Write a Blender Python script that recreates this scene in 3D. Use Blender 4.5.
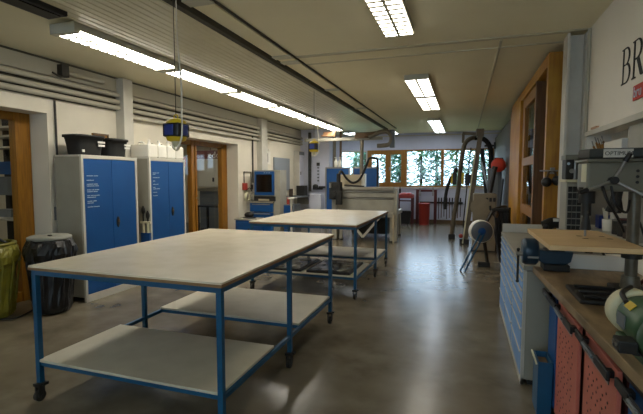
import bpy, bmesh, math, random
from mathutils import Vector, Matrix, Euler
random.seed(7)
S = bpy.context.scene
COL = S.collection
for o in list(bpy.data.objects): bpy.data.objects.remove(o)

# ---------------------------------------------------------------- camera, world, exposure
cd = bpy.data.cameras.new('camera'); cam = bpy.data.objects.new('camera', cd); COL.objects.link(cam)
cam.location = (0, 0, 1.55)
cam.rotation_euler = (math.radians(90-4.0818), 0, math.radians(18.5723))
cd.sensor_width = 36; cd.sensor_fit = 'HORIZONTAL'; cd.lens = 426/643*36
cd.clip_start = .05; cd.clip_end = 200
S.camera = cam
w = bpy.data.worlds.new('world'); S.world = w; w.use_nodes = True
bg = w.node_tree.nodes['Background']
bg.inputs[0].default_value = (.60, .78, 1.0, 1); bg.inputs[1].default_value = 5.0
S.view_settings.view_transform = 'Standard'; S.view_settings.look = 'None'
S.view_settings.gamma = 1; S.view_settings.exposure = 0.15; S.view_settings.use_curve_mapping = False
LAMP = 27.0          # radiance of the fluorescent diffusers
LAMPC = (1.0, .945, .83)

# ---------------------------------------------------------------- materials
def lin(c):
    return tuple(((v/255)/12.92 if v/255 <= .04045 else ((v/255+.055)/1.055)**2.4) for v in c)
MATS = {}
def mat(name, c, rough=.6, metal=0, c2=None, scale=6, stretch=(1,1,1), bump=0, detail=6, spec=.5, c3=None, scale3=1.2, lo=.35, hi=.65, rvar=0):
    m = bpy.data.materials.new(name); m.use_nodes = True; MATS[name] = m
    nt = m.node_tree; N = nt.nodes; L = nt.links; b = N['Principled BSDF']
    b.inputs['Roughness'].default_value = rough; b.inputs['Metallic'].default_value = metal
    b.inputs['Specular IOR Level'].default_value = spec
    b.inputs['Base Color'].default_value = (*lin(c), 1)
    if c2 is not None or bump or rvar:
        tc = N.new('ShaderNodeTexCoord'); mp = N.new('ShaderNodeMapping'); mp.inputs['Scale'].default_value = stretch
        L.new(tc.outputs['Object'], mp.inputs['Vector'])
        nz = N.new('ShaderNodeTexNoise'); nz.inputs['Scale'].default_value = scale; nz.inputs['Detail'].default_value = detail
        L.new(mp.outputs['Vector'], nz.inputs['Vector'])
        rp = N.new('ShaderNodeValToRGB'); rp.color_ramp.elements[0].position = lo; rp.color_ramp.elements[1].position = hi
        rp.color_ramp.elements[0].color = (*lin(c), 1); rp.color_ramp.elements[1].color = (*lin(c2 or c), 1)
        L.new(nz.outputs['Fac'], rp.inputs['Fac'])
        out = rp.outputs['Color']
        if c3 is not None:
            n3 = N.new('ShaderNodeTexNoise'); n3.inputs['Scale'].default_value = scale3; n3.inputs['Detail'].default_value = 4
            L.new(tc.outputs['Object'], n3.inputs['Vector'])
            r3 = N.new('ShaderNodeValToRGB'); r3.color_ramp.elements[0].position = .42; r3.color_ramp.elements[1].position = .68
            L.new(n3.outputs['Fac'], r3.inputs['Fac'])
            mx = N.new('ShaderNodeMix'); mx.data_type = 'RGBA'; mx.inputs[7].default_value = (*lin(c3), 1)
            L.new(r3.outputs['Color'], mx.inputs[0]); L.new(out, mx.inputs[6]); out = mx.outputs[2]
        L.new(out, b.inputs['Base Color'])
        if bump:
            bp = N.new('ShaderNodeBump'); bp.inputs['Strength'].default_value = bump; bp.inputs['Distance'].default_value = .02
            L.new(nz.outputs['Fac'], bp.inputs['Height']); L.new(bp.outputs['Normal'], b.inputs['Normal'])
        if rvar:
            mr = N.new('ShaderNodeMapRange'); mr.inputs[3].default_value = rough-rvar; mr.inputs[4].default_value = rough+rvar
            mr.inputs[1].default_value = .3; mr.inputs[2].default_value = .7
            L.new(nz.outputs['Fac'], mr.inputs[0]); L.new(mr.outputs[0], b.inputs['Roughness'])
    return m
def emit(name, c, s):
    m = bpy.data.materials.new(name); m.use_nodes = True; b = m.node_tree.nodes['Principled BSDF']
    b.inputs['Base Color'].default_value = (.8, .8, .8, 1)
    b.inputs['Emission Color'].default_value = (*c, 1); b.inputs['Emission Strength'].default_value = s
    MATS[name] = m; return m
def glass(name, tint=(1, 1, 1), fac=.08):
    m = bpy.data.materials.new(name); m.use_nodes = True; nt = m.node_tree; N = nt.nodes; N.clear()
    o = N.new('ShaderNodeOutputMaterial'); t = N.new('ShaderNodeBsdfTransparent'); g = N.new('ShaderNodeBsdfGlossy'); mx = N.new('ShaderNodeMixShader')
    t.inputs[0].default_value = (*tint, 1); g.inputs['Roughness'].default_value = .02
    fr = N.new('ShaderNodeFresnel'); fr.inputs[0].default_value = 1.45
    ge = N.new('ShaderNodeNewGeometry'); sb = N.new('ShaderNodeMath'); sb.operation = 'SUBTRACT'; sb.inputs[0].default_value = 1; nt.links.new(ge.outputs['Backfacing'], sb.inputs[1]); mu = N.new('ShaderNodeMath'); mu.operation = 'MULTIPLY'; nt.links.new(fr.outputs[0], mu.inputs[0]); nt.links.new(sb.outputs[0], mu.inputs[1]); nt.links.new(mu.outputs[0], mx.inputs[0]); nt.links.new(t.outputs[0], mx.inputs[1]); nt.links.new(g.outputs[0], mx.inputs[2]); nt.links.new(mx.outputs[0], o.inputs[0])
    MATS[name] = m; return m
M = MATS
mat('concrete', (88,81,66), .24, c2=(128,119,102), scale=3.2, c3=(112,103,87), scale3=1.3, spec=.55, detail=12, lo=.3, hi=.72)
mat('plaster', (214,207,190), .85, c2=(220,213,196), scale=2, spec=.2)
mat('plaster_white', (232,227,216), .85, c2=(236,231,221), scale=2, spec=.2)
mat('plaster_cool', (196,198,212), .85, c2=(203,205,219), scale=2, spec=.2)
mat('ceiling', (232,224,194), .9, c2=(236,229,200), scale=1.5, spec=.15)
mat('ceil_trim', (196,189,164), .8)
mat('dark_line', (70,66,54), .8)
mat('white_steel', (196,192,180), .5, c2=(186,182,170), scale=4)
mat('cab_grey', (150,147,134), .5, c2=(144,141,128), scale=5)
mat('cab_blue', (0,74,136), .5, c2=(0,70,130), scale=4)
mat('frame_blue', (8,78,114), .45, c2=(6,70,104), scale=8)
mat('deep_blue', (22,74,132), .5)
mat('drawer_blue', (92,148,208), .38, c2=(84,140,200), scale=5)
mat('tabletop', (222,212,190), .26, c2=(214,204,182), scale=6, detail=9)
mat('ply_edge', (150,116,74), .7, c2=(120,90,58), scale=30, stretch=(.3,.3,6))
mat('shelf_board', (196,190,170), .5, c2=(186,180,160), scale=5)
mat('pine', (176,122,16), .5, c2=(150,98,10), scale=7, stretch=(4,4,.35), c3=(176,130,26), scale3=3)
mat('pine_dark', (112,74,34), .55, c2=(92,60,26), scale=7, stretch=(4,4,.35))
mat('oak', (154,104,20), .5, c2=(132,86,14), scale=9, stretch=(5,5,.4))
mat('bench_wood', (172,146,108), .5, c2=(92,77,56), scale=5, stretch=(3,.8,1), c3=(120,100,72), scale3=3, lo=.3, hi=.7)
mat('board_wood', (212,180,132), .5, c2=(202,168,120), scale=6, stretch=(.6,5,1))
mat('black', (18,18,18), .45); mat('black_matte', (24,23,22), .75); mat('rubber', (30,30,30), .8)
mat('bag_black', (10,10,11), .36, bump=.5, c2=(14,14,15), scale=9)
mat('bag_yellow', (130,124,40), .4, c2=(112,106,34), scale=8, bump=.3)
mat('bin_grey', (126,126,116), .55)
mat('steel', (150,148,142), .35, metal=.8); mat('dark_steel', (70,68,64), .45, metal=.6, c2=(56,54,50), scale=10)
mat('iron', (46,45,42), .55, metal=.3, c2=(34,33,31), scale=12)
mat('machine_grey', (160,156,142), .5, c2=(150,146,132), scale=5)
mat('machine_beige', (178,166,140), .5, c2=(168,156,130), scale=5); mat('dull_beige', (128,119,98), .55, c2=(118,109,90), scale=5)
mat('drill_column', (104,98,84), .4, metal=.3, c2=(84,78,66), scale=14)
mat('copper', (176,138,104), .5)
mat('drill_grey', (112,108,92), .45, c2=(104,100,84), scale=6)
mat('drill_dark', (34,40,38), .4)
mat('vise_blue', (30,56,74), .35, metal=.2)
mat('grinder_green', (58,92,62), .4, c2=(50,82,54), scale=10)
mat('cream', (212,206,172), .5, c2=(200,194,160), scale=8)
mat('white_plastic', (226,222,210), .4); mat('paper', (222,220,212), .8)
mat('yellow', (206,178,30), .45); mat('socket_blue', (22,50,130), .35); mat('orange', (214,92,38), .6)
mat('red_paint', (150,48,40), .45, c2=(140,42,36), scale=6); mat('red_bright', (158,48,36), .5)
mat('red_panel', (192,108,92), .48, c2=(180,100,84), scale=6); mat('red_dark', (84,30,28), .6)
mat('ball_red', (214,66,44), .5)
mat('brass_tan', (100,88,68), .5, c2=(86,75,58), scale=8); mat('hose_grey', (120,112,98), .5, metal=.4)
mat('brown', (96,72,44), .6); mat('dark_brown', (58,46,36), .7)
mat('rib_sheet', (214,208,178), .32, c2=(206,200,170), scale=3, spec=.6)
mat('fixture', (190,187,168), .5); mat('pipe', (172,167,150), .55); mat('sign_red', (190,52,40), .6)
mat('letter_black', (24,22,22), .7); mat('letter_white', (176,192,208), .7); mat('screen', (18,16,16), .12)
mat('grey_panel', (128,134,140), .4); mat('slate', (96,102,108), .5); mat('dark_panel', (70,61,46), .6, c2=(62,54,40), scale=3, stretch=(1,1,.2))
mat('leaf', (90,134,84), .6, c2=(130,168,120), scale=1.5); mat('leaf2', (74,116,92), .6, c2=(106,150,124), scale=1.5)
mat('bark', (90,72,56), .9); mat('soil', (110,120,80), .9, c2=(90,110,60), scale=2)
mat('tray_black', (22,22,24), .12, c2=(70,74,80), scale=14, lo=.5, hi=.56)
glass('glass', (.97, .99, .98))
emit('lamp', LAMPC, LAMP); emit('lamp_centre', LAMPC, LAMP*.36); emit('lamp_far', (.80,.88,1.0), LAMP*.5); emit('lamp_dim', (1,.93,.8), 12)

# ---------------------------------------------------------------- mesh builder
def frame_from(d):
    d = Vector(d).normalized(); a = Vector((0,0,1)) if abs(d.z) < .95 else Vector((1,0,0))
    u = d.cross(a).normalized(); return u, d.cross(u).normalized(), d
def catmull(pts, k=5):
    p = [Vector(q) for q in pts]
    if len(p) < 3 or k <= 1: return p
    q = [2*p[0]-p[1]] + p + [2*p[-1]-p[-2]]; out = []
    for i in range(1, len(q)-2):
        for j in range(k):
            t = j/k; a, b, c, d = q[i-1], q[i], q[i+1], q[i+2]
            out.append(.5*((2*b)+(c-a)*t+(2*a-5*b+4*c-d)*t*t+(3*b-a-3*c+d)*t**3))
    return out + [p[-1]]
class MB:
    def __init__(s): s.v=[]; s.f=[]; s.sm=[]; s.mi=[]; s.ci=0; s.mats=[]
    def use(s, m):
        if m not in s.mats: s.mats.append(m)
        s.ci = s.mats.index(m); return s
    def add(s, vs, fs, smooth=False):
        n = len(s.v); s.v += [tuple(v) for v in vs]
        for f in fs: s.f.append(tuple(i+n for i in f)); s.sm.append(smooth); s.mi.append(s.ci)
        return s
    def box(s, x0,x1,y0,y1,z0,z1):
        x0,x1=sorted((x0,x1)); y0,y1=sorted((y0,y1)); z0,z1=sorted((z0,z1))
        v=[(x0,y0,z0),(x1,y0,z0),(x1,y1,z0),(x0,y1,z0),(x0,y0,z1),(x1,y0,z1),(x1,y1,z1),(x0,y1,z1)]
        return s.add(v,[(3,2,1,0),(4,5,6,7),(0,1,5,4),(1,2,6,5),(2,3,7,6),(3,0,4,7)])
    def rbox(s, c, size, rot=(0,0,0)):
        R = Euler(rot).to_matrix(); a,b,d=[q/2 for q in size]; c=Vector(c)
        v=[c+R@Vector(p) for p in [(-a,-b,-d),(a,-b,-d),(a,b,-d),(-a,b,-d),(-a,-b,d),(a,-b,d),(a,b,d),(-a,b,d)]]
        return s.add(v,[(3,2,1,0),(4,5,6,7),(0,1,5,4),(1,2,6,5),(2,3,7,6),(3,0,4,7)])
    def beam(s, p0, p1, wx, wy, up=(0,0,1)):
        p0=Vector(p0); p1=Vector(p1); d=(p1-p0).normalized(); u=Vector(up)
        if abs(d.dot(u))>.98: u=Vector((1,0,0))
        a=d.cross(u).normalized(); b=d.cross(a).normalized(); v=[]
        for p in (p0,p1):
            for i,j in ((-1,-1),(1,-1),(1,1),(-1,1)): v.append(p+a*wx/2*i+b*wy/2*j)
        return s.add(v,[(3,2,1,0),(4,5,6,7),(0,1,5,4),(1,2,6,5),(2,3,7,6),(3,0,4,7)])
    def cyl(s, p0, p1, r0, r1=None, n=16, caps=True):
        r1 = r0 if r1 is None else r1; p0=Vector(p0); p1=Vector(p1); u,q,d=frame_from(p1-p0); v=[]
        for p,r in ((p0,r0),(p1,r1)):
            for i in range(n):
                a=2*math.pi*i/n; v.append(p+u*math.cos(a)*r+q*math.sin(a)*r)
        s.add(v,[(i,(i+1)%n,n+(i+1)%n,n+i) for i in range(n)],True)
        if caps: s.add(v,[tuple(reversed(range(n))),tuple(range(n,2*n))])
        return s
    def tube(s, pts, r, n=8, k=5):
        P = catmull(pts,k); v=[]; f=[]; u=None
        for i,p in enumerate(P):
            d=(P[min(i+1,len(P)-1)]-P[max(i-1,0)]).normalized()
            if u is None: u,_,_=frame_from(d)
            u=(u-d*u.dot(d)).normalized(); q=d.cross(u)
            rr = r if not callable(r) else r(i/(len(P)-1))
            for j in range(n):
                a=2*math.pi*j/n; v.append(p+u*math.cos(a)*rr+q*math.sin(a)*rr)
        for i in range(len(P)-1):
            for j in range(n): f.append((i*n+j,i*n+(j+1)%n,(i+1)*n+(j+1)%n,(i+1)*n+j))
        s.add(v,f,True); m=(len(P)-1)*n
        return s.add(v,[tuple(reversed(range(n))),tuple(range(m,m+n))])
    def lathe(s, c, prof, axis=(0,0,1), n=20, wob=0):
        u,q,d=frame_from(axis); c=Vector(c); v=[]; f=[]
        for k,(r,z) in enumerate(prof):
            for i in range(n):
                a=2*math.pi*i/n; rr=r*(1+(random.uniform(-wob,wob) if wob else 0)); v.append(c+d*z+u*math.cos(a)*rr+q*math.sin(a)*rr)
        for k in range(len(prof)-1):
            for i in range(n): f.append((k*n+i,k*n+(i+1)%n,(k+1)*n+(i+1)%n,(k+1)*n+i))
        s.add(v,f,True); m=(len(prof)-1)*n
        if prof[0][0]>1e-4: s.add(v,[tuple(reversed(range(n)))])
        if prof[-1][0]>1e-4: s.add(v,[tuple(range(m,m+n))])
        return s
    def sph(s, c, r, n=14, rot=(0,0,0)):
        r = (r,r,r) if not isinstance(r,tuple) else r; R=Euler(rot).to_matrix(); c=Vector(c); h=n//2; v=[]; f=[]
        for k in range(h+1):
            t=math.pi*k/h
            for i in range(n):
                a=2*math.pi*i/n; v.append(c+R@Vector((r[0]*math.sin(t)*math.cos(a),r[1]*math.sin(t)*math.sin(a),r[2]*math.cos(t))))
        for k in range(h):
            for i in range(n): f.append(((k+1)*n+i,(k+1)*n+(i+1)%n,k*n+(i+1)%n,k*n+i))
        return s.add(v,f,True)
    def torus(s, c, R, r, axis=(0,0,1), a0=0, a1=2*math.pi, n=28, m=8):
        u,q,d=frame_from(axis); c=Vector(c)
        pts=[c+(u*math.cos(a0+(a1-a0)*i/n)+q*math.sin(a0+(a1-a0)*i/n))*R for i in range(n+1)]
        return s.tube(pts,r,m,1)
    def prism(s, poly, axis, a0, a1):
        f = {'X':lambda p,a:(a,p[0],p[1]),'Y':lambda p,a:(p[0],a,p[1]),'Z':lambda p,a:(p[0],p[1],a)}[axis]
        n=len(poly); v=[f(p,a0) for p in poly]+[f(p,a1) for p in poly]
        return s.add(v,[tuple(reversed(range(n))),tuple(range(n,2*n))]+[(i,(i+1)%n,n+(i+1)%n,n+i) for i in range(n)])
    def build(s, name, m=None, parent=None, bevel=0, local=False):
        off=Vector((0,0,0)); p=parent
        if not local:
            while p is not None: off+=Vector(p.location); p=p.parent
        me=bpy.data.meshes.new(name); me.from_pydata([tuple(Vector(v)-off) for v in s.v],[],s.f)
        ml = s.mats or [m]
        for q in ml: me.materials.append(M[q])
        me.polygons.foreach_set('use_smooth', s.sm)
        if s.mats: me.polygons.foreach_set('material_index', s.mi)
        bm=bmesh.new(); bm.from_mesh(me); bmesh.ops.remove_doubles(bm,verts=bm.verts,dist=1e-5) if bevel==0 and False else None
        bmesh.ops.recalc_face_normals(bm,faces=bm.faces); bm.to_mesh(me); bm.free(); me.update()
        o=bpy.data.objects.new(name,me); COL.objects.link(o)
        if parent is not None: o.parent=parent
        if bevel:
            b=o.modifiers.new('bevel','BEVEL'); b.width=bevel; b.segments=2; b.limit_method='ANGLE'; b.angle_limit=math.radians(50)
        return o
def tag(o, label=None, cat=None, group=None, kind=None):
    for k,v in (('label',label),('category',cat),('group',group),('kind',kind)):
        if v: o[k]=v
    return o
def thing(name, label, cat, loc, group=None, rz=0):
    o=bpy.data.objects.new(name,None); COL.objects.link(o); o.location=loc; o.rotation_euler=(0,0,rz); o.empty_display_size=.1
    return tag(o,label,cat,group)
def struct(o): o['kind']='structure'; return o
def dup(root, loc=None, label=None):
    kids={}
    for o in bpy.data.objects:
        if o.parent: kids.setdefault(o.parent.name,[]).append(o)
    def cp(o,p):
        c=o.copy(); COL.objects.link(c)
        if p is not None: c.parent=p
        for ch in kids.get(o.name,[]): cp(ch,c)
        return c
    r=cp(root,None)
    if loc is not None: r.location=loc
    if label: r['label']=label
    return r
def font_mesh(name, text, size, matname, parent, loc, rot, extrude=.001, align='LEFT'):
    cu=bpy.data.curves.new(name,'FONT'); cu.body=text; cu.size=size; cu.extrude=extrude; cu.align_x=align; cu.resolution_u=3
    t=bpy.data.objects.new(name+'_tmp',cu); COL.objects.link(t); bpy.context.view_layer.update()
    me=bpy.data.meshes.new_from_object(t.evaluated_get(bpy.context.evaluated_depsgraph_get())); bpy.data.objects.remove(t); bpy.data.curves.remove(cu)
    me.materials.clear(); me.materials.append(M[matname])
    o=bpy.data.objects.new(name,me); COL.objects.link(o); o.parent=parent
    off=Vector((0,0,0)); p=parent
    while p is not None: off+=Vector(p.location); p=p.parent
    o.location=Vector(loc)-off; o.rotation_euler=rot
    return o
R90=math.pi/2
FACE_X=(R90,0,R90)      # writing on a face that looks towards +X
FACE_MX=(R90,0,-R90)    # writing on a face that looks towards -X
FACE_MY=(R90,0,0)       # writing on a face that looks towards -Y

# ---------------------------------------------------------------- setting
LX, RX, BY, CZ = -4.9, 1.13, 14.6, 3.0
struct(MB().box(-9.2,4.2,-4,14.75,-.12,0).build('floor','concrete'))
struct(MB().box(-9.2,4.2,-4,14.75,CZ,CZ+.12).build('ceiling','ceiling'))
struct(MB().box(-60,60,14.76,90,-.5,-.3).build('ground','soil'))
# left wall with two recessed openings
b=MB()
D1=(2.1,3.96,2.33); D2=(6.55,8.62,2.28); X0=-5.3
b.box(X0,LX,-4,D1[0],0,CZ).box(X0,LX,D1[0],D1[1],D1[2],CZ).box(X0,LX,D1[1],D2[0],0,CZ).box(X0,LX,D2[0],D2[1],D2[2],CZ).box(X0,LX,D2[1],14.6,0,CZ)
struct(b.build('wall_left','plaster'))
struct(MB().box(-9.2,-3.4,-4.15,-4,0,CZ).box(.9,4.2,-4.15,-4,0,CZ).box(-3.4,.9,-4.15,-4,0,1.3).box(-3.4,.9,-4.15,-4,2.8,CZ).build('wall_front','plaster'))
o_=struct(MB().box(-3.4,-3.34,-4.1,-4.02,1.3,2.8).box(.84,.9,-4.1,-4.02,1.3,2.8).box(-2.0,-1.95,-4.1,-4.02,1.36,2.74).box(-.55,-.5,-4.1,-4.02,1.36,2.74).box(-3.34,.84,-4.1,-4.02,1.3,1.36).box(-3.34,.84,-4.1,-4.02,2.74,2.8).build('window_5','oak',None,.004))  # unseen window added behind the camera to let in daylight fill
MB().box(-3.34,.84,-4.06,-4.05,1.36,2.74).build('pane','glass',o_)
# far wall with window band
WX=[-4.25,-3.2,-1.93,.85]; WZ=(1.2,2.45)
b=MB(); b.box(-9.2,-4.2,BY,BY+.15,0,CZ).box(-4.2,.85,BY,BY+.15,0,WZ[0]).box(-4.2,.85,BY,BY+.15,WZ[1],CZ).box(.85,4.2,BY,BY+.15,0,CZ)
struct(b.build('wall_back','plaster_cool'))
struct(MB().box(-4.88,.85,14.56,14.6,0,.12).build('baseboard_back','brown'))
# right wall: upper wall face, shelf recess, lower wall
b=MB(); b.box(RX,1.5,-4,4.86,1.96,CZ).box(RX,1.5,-4,4.86,0,1.07).box(1.34,1.5,-4,4.86,1.07,1.96).box(RX,1.5,-4,.8,1.07,1.96)
b.box(RX,1.5,4.86,5.1,0,CZ)
struct(b.build('wall_right','plaster_white'))
struct(MB().box(RX-.012,1.34,.8,4.86,1.062,1.078).build('trim_1','white_steel'))     # ledge of the shelf recess
struct(MB().box(RX-.02,RX+.0,.8,4.86,1.94,1.985).build('trim_2','white_steel',None,.003))
# side rooms
struct(MB().box(-9.2,-9.05,-4,14.6,0,CZ).build('wall_side_room','plaster'))
struct(MB().box(-9.05,X0,2.0,2.1,0,CZ).box(-9.05,X0,5.5,5.6,0,CZ).box(-9.05,X0,12.2,12.3,0,CZ).build('wall_side_room_cross','plaster'))
struct(MB().box(4.05,4.2,-4,14.6,0,CZ).box(1.5,4.05,5.0,5.1,0,CZ).build('wall_store_room','dark_panel'))

# ceiling joints, conduit and flat strips
struct(MB().box(-2.2,RX,4.89,4.95,CZ-.012,CZ).box(-2.0,RX,5.27,5.30,CZ-.008,CZ).build('trim_3','ceil_trim'))
struct(MB().box(.32,.345,4.97,14.5,CZ-.018,CZ).build('trim_4','ceil_trim'))
struct(MB().box(LX,LX+.012,-4,14.6,CZ-.03,CZ).build('shade_strip_ceiling','dark_line'))  # dark strip standing in for the shadow line where wall meets ceiling
struct(MB().box(-4.2,1.1,14.57,14.6,2.9,2.93).build('trim_6','ceil_trim'))

# wooden glazed wall on the right and what stands behind it
wp=struct(MB().box(.85,1.04,5.36,5.46,0,2.92).build('wall_partition','pine',None,.004))
struct(MB().box(.85,.97,5.46,9.3,2.78,2.92).build('trim_7','pine',None,.004))
struct(MB().box(.85,.99,6.20,6.26,0,2.78).build('trim_8','pine_dark',None,.003))
struct(MB().box(.83,.99,7.68,9.2,0,2.78).build('trim_9','pine',None,.004))
struct(MB().box(.87,.99,9.3,14.55,0,2.75).build('wall_sliding_panel','dark_panel',None,.004))
d=struct(MB().box(.87,.93,6.27,6.45,.0,2.77).box(.87,.93,7.45,7.66,0,2.77).box(.87,.93,6.45,7.45,2.62,2.77).box(.87,.93,6.45,7.45,1.72,1.84).box(.87,.93,6.45,7.45,.98,1.12).box(.87,.93,6.45,7.45,0,.2).build('door_3','oak',None,.004))
MB().box(.895,.905,6.45,7.45,.2,2.62).build('pane','glass',d)
# steel column by the sign wall
struct(MB().box(.938,.963,4.9,5.09,0,2.97).box(1.1,1.125,4.9,5.09,0,2.97).box(.963,1.1,4.985,5.005,0,2.97).build('trim_10','white_steel',None,.003))

# windows of the far wall
def window(n, x0, x1, fr, m, mid=None):
    z0,z1=WZ; b=MB(); y0,y1=BY-.03,BY+.07
    b.box(x0,x0+fr,y0,y1,z0,z1).box(x1-fr,x1,y0,y1,z0,z1).box(x0+fr,x1-fr,y0,y1,z0,z0+fr).box(x0+fr,x1-fr,y0,y1,z1-fr,z1)
    if mid: b.box(mid-fr*.6,mid+fr*.6,y0,y1,z0+fr,z1-fr)
    o=struct(b.build('window_%d'%n,m,None,.004))
    MB().box(x0+fr,x1-fr,BY+.02,BY+.03,z0+fr,z1-fr).build('pane','glass',o)
    return o
window(1,-4.2,-3.22,.05,'white_steel')
w2=window(2,-3.22,-1.91,.15,'oak',-2.5)
MB().cyl((-2.45,BY-.05,1.75),(-2.45,BY-.05,1.87),.014).build('handle','steel',w2)
window(3,-1.91,-.71,.045,'oak')
window(4,-.71,.85,.045,'oak')
struct(MB().box(-4.2,.85,BY-.06,BY,WZ[0]-.05,WZ[0]).build('trim_11','white_steel',None,.004))

# left doors
def glazed_door(n, y0, y1, z1, posts, rails, m, pw=.1):
    b=MB(); x0,x1=-5.27,-5.19
    b.box(x0,x1,y0,y1,z1-.1,z1).box(x0,x1,y0,y1,0,.12)
    for p,wd in posts: b.box(x0-.02,x1+.01,p-wd/2,p+wd/2,0,z1)
    o=struct(b.build('door_%d'%n,m,None,.005))
    for a,c in rails: MB().box(-5.235,-5.225,a,c,.12,z1-.1).build('pane','glass',o)
    return o
d1=glazed_door(1,D1[0],D1[1],D1[2],[(2.15,.1),(3.855,.19),(2.95,.1)],[(2.2,2.9),(3.0,3.755)],'oak')
d2=glazed_door(2,D2[0],D2[1],D2[2],[(6.6,.1),(7.32,.09),(7.43,.05),(8.5,.22)],[(6.65,7.27),(7.46,8.39)],'oak')
MB().cyl((-5.13,7.4,1.05),(-5.13,7.4,1.18),.012).cyl((-5.18,7.4,1.115),(-5.13,7.4,1.115),.01).build('door_handle','steel',d2)

# columns on the left wall and pier at the end of the room
struct(MB().box(LX,-4.745,5.06,5.245,0,CZ-.02).build('trim_12','white_steel',None,.006))
struct(MB().box(LX,-4.76,9.56,9.88,0,CZ-.02).build('trim_13','white_steel',None,.006))
struct(MB().box(LX,-3.95,12.5,12.75,0,CZ).build('wall_pier','plaster_cool',None,.006))
# pipes along the top of the left wall
def pipe(name,label,pts,r,m='pipe',group=None,k=1):
    o=MB().tube(pts,r,10,k).build(name,m); return tag(o,label,'pipe',group)
for i,(z,lab) in enumerate([(2.735,'uppermost of the three long grey pipes below the ceiling, left wall'),(2.635,'middle one of the three long grey pipes below the ceiling, left wall'),(2.55,'lowest of the three long grey pipes below the ceiling, left wall')]):
    pipe('wall_pipe',lab,[(-4.84,-3,z),(-4.84,12.48,z)],.034,group='pipes along the left wall')
struct(MB().box(LX,LX+.03,-4,12.5,2.79,2.97).build('trim_14','pipe'))
struct(MB().box(LX,LX+.012,-4,12.5,2.515,2.785).build('shade_strip_pipes','dark_line'))  # dark backing painted in for the shade between the pipes
tag(MB().box(LX+.001,-4.80,5.26,9.54,2.43,2.47).build('flat_duct','pipe'),'flat grey cable trunk under the wall pipes beyond the first column','trunk')
pipe('drop_pipe','thin vertical pipe down the left wall beside the door recess',[(-4.88,4.06,2.5),(-4.88,4.06,1.17)],.013,'dark_steel')
t=thing('wall_socket','small grey double socket box at the foot of the vertical wall pipe','socket',(-4.9,4.06,1.0))
MB().box(-4.9,-4.85,4.0,4.11,1.0,1.17).build('box','slate',t,.004); MB().cyl((-4.85,4.055,1.045),(-4.838,4.055,1.045),.03).cyl((-4.85,4.055,1.125),(-4.838,4.055,1.125),.03).build('outlet','black',t)
pipe('drop_pipe','vertical grey pipe on left wall just before the second column',[(-4.88,9.3,2.6),(-4.88,9.3,1.4)],.02,'dark_steel')
pipe('drop_pipe','dark vertical pipe on left wall in front of the end pier',[(-4.56,12.44,2.9),(-4.56,12.44,1.1)],.05,'dark_steel')
t=thing('blind_motor','grey tubular motor with bracket under the ceiling of the left wall','motor',(-4.84,4.15,2.87))
MB().cyl((-4.82,4.2,2.865),(-4.82,4.77,2.865),.032).build('tube','pipe',t); MB().box(-4.87,-4.78,4.1,4.2,2.80,2.95).build('bracket','dark_steel',t,.004)
MB().tube([(-4.83,4.15,2.81),(-4.8,4.08,2.79),(-4.8,3.98,2.82)],.012).build('cable','dark_steel',t)
pipe('conduit','thin vertical conduit on right wall beside the sign lettering',[(RX-.016,4.84,1.98),(RX-.016,4.84,2.98)],.014,'pipe')

# ---------------------------------------------------------------- ceiling fixtures
for i in range(6):
    y0=3.05+1.5*i
    t=thing('strip_light',['nearest unit of the long hanging fluorescent strip','second unit of the long fluorescent strip','third unit of the long fluorescent strip','fourth unit of the long fluorescent strip','fifth unit of the long fluorescent strip','last and farthest unit of the long fluorescent strip'][i],'lamp',(-3.54,y0,2.88),'fluorescent strip over the left side')
    b=MB(); b.box(-3.69,-3.39,y0,y0+1.49,2.889,2.96).box(-3.69,-3.39,y0,y0+.06,2.866,2.889).box(-3.69,-3.39,y0+1.41,y0+1.49,2.866,2.889)
    b.box(-3.552,-3.528,y0+.05,y0+1.44,2.875,2.881); b.build('housing','fixture',t)
    MB().box(-3.68,-3.40,y0+.06,y0+1.41,2.881,2.889).build('diffuser','lamp',t)
    b=MB()
    for k in range(1,12): b.box(-3.68,-3.40,y0+.05+k*.116,y0+.082+k*.116,2.876,2.881)
    b.build('louvre','fixture',t)
    MB().cyl((-3.54,y0+.2,2.96),(-3.54,y0+.2,3.0),.02).cyl((-3.54,y0+1.3,2.96),(-3.54,y0+1.3,3.0),.02).build('mount','fixture',t)
def ceil_lamp(x0,x1,ys,label,em='lamp_centre'):
    t=thing('ceiling_lamp',label,'lamp',((x0+x1)/2,ys[0][0],2.92),'fluorescent lamps along the middle of the ceiling')
    for (a,c) in ys:
        b=MB(); b.box(x0,x1,a,c,2.935,3.0).box(x0+.01,x1-.01,a,a+.02,2.925,2.935).box(x0+.01,x1-.01,c-.02,c,2.925,2.935)
        xm=(x0+x1)/2; b.box(xm-.012,xm+.012,a+.02,c-.02,2.918,2.9255); b.build('housing','fixture',t)
        MB().box(x0+.01,x1-.01,a+.02,c-.02,2.926,2.935).build('diffuser',em,t)
        b=MB(); n=int((c-a)/.1)
        for k in range(1,n): b.box(x0+.01,x1-.01,a+k*.1,a+k*.1+.032,2.919,2.9255)
        b.build('louvre','fixture',t)
ceil_lamp(-.78,-.5,[(2.8,4.31)],'large twin-tube ceiling lamp nearest the camera, cut by the frame top')
ceil_lamp(-.86,-.52,[(6.28,7.62),(7.78,9.2)],'two-section ceiling lamp in the middle of the aisle')
ceil_lamp(-.92,-.62,[(11.0,12.45),(12.6,14.1)],'farthest two-section ceiling lamp close to the windows','lamp_far')
ceil_lamp(-.78,-.5,[(-.8,.7)],'added unseen twin-tube ceiling lamp over the photographer')  # unseen lamp added overhead to light the room from the camera side
ceil_lamp(-.78,-.5,[(-3.4,-1.9)],'added unseen twin-tube ceiling lamp at the front wall')  # unseen lamp added near the front wall for light from behind
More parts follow.
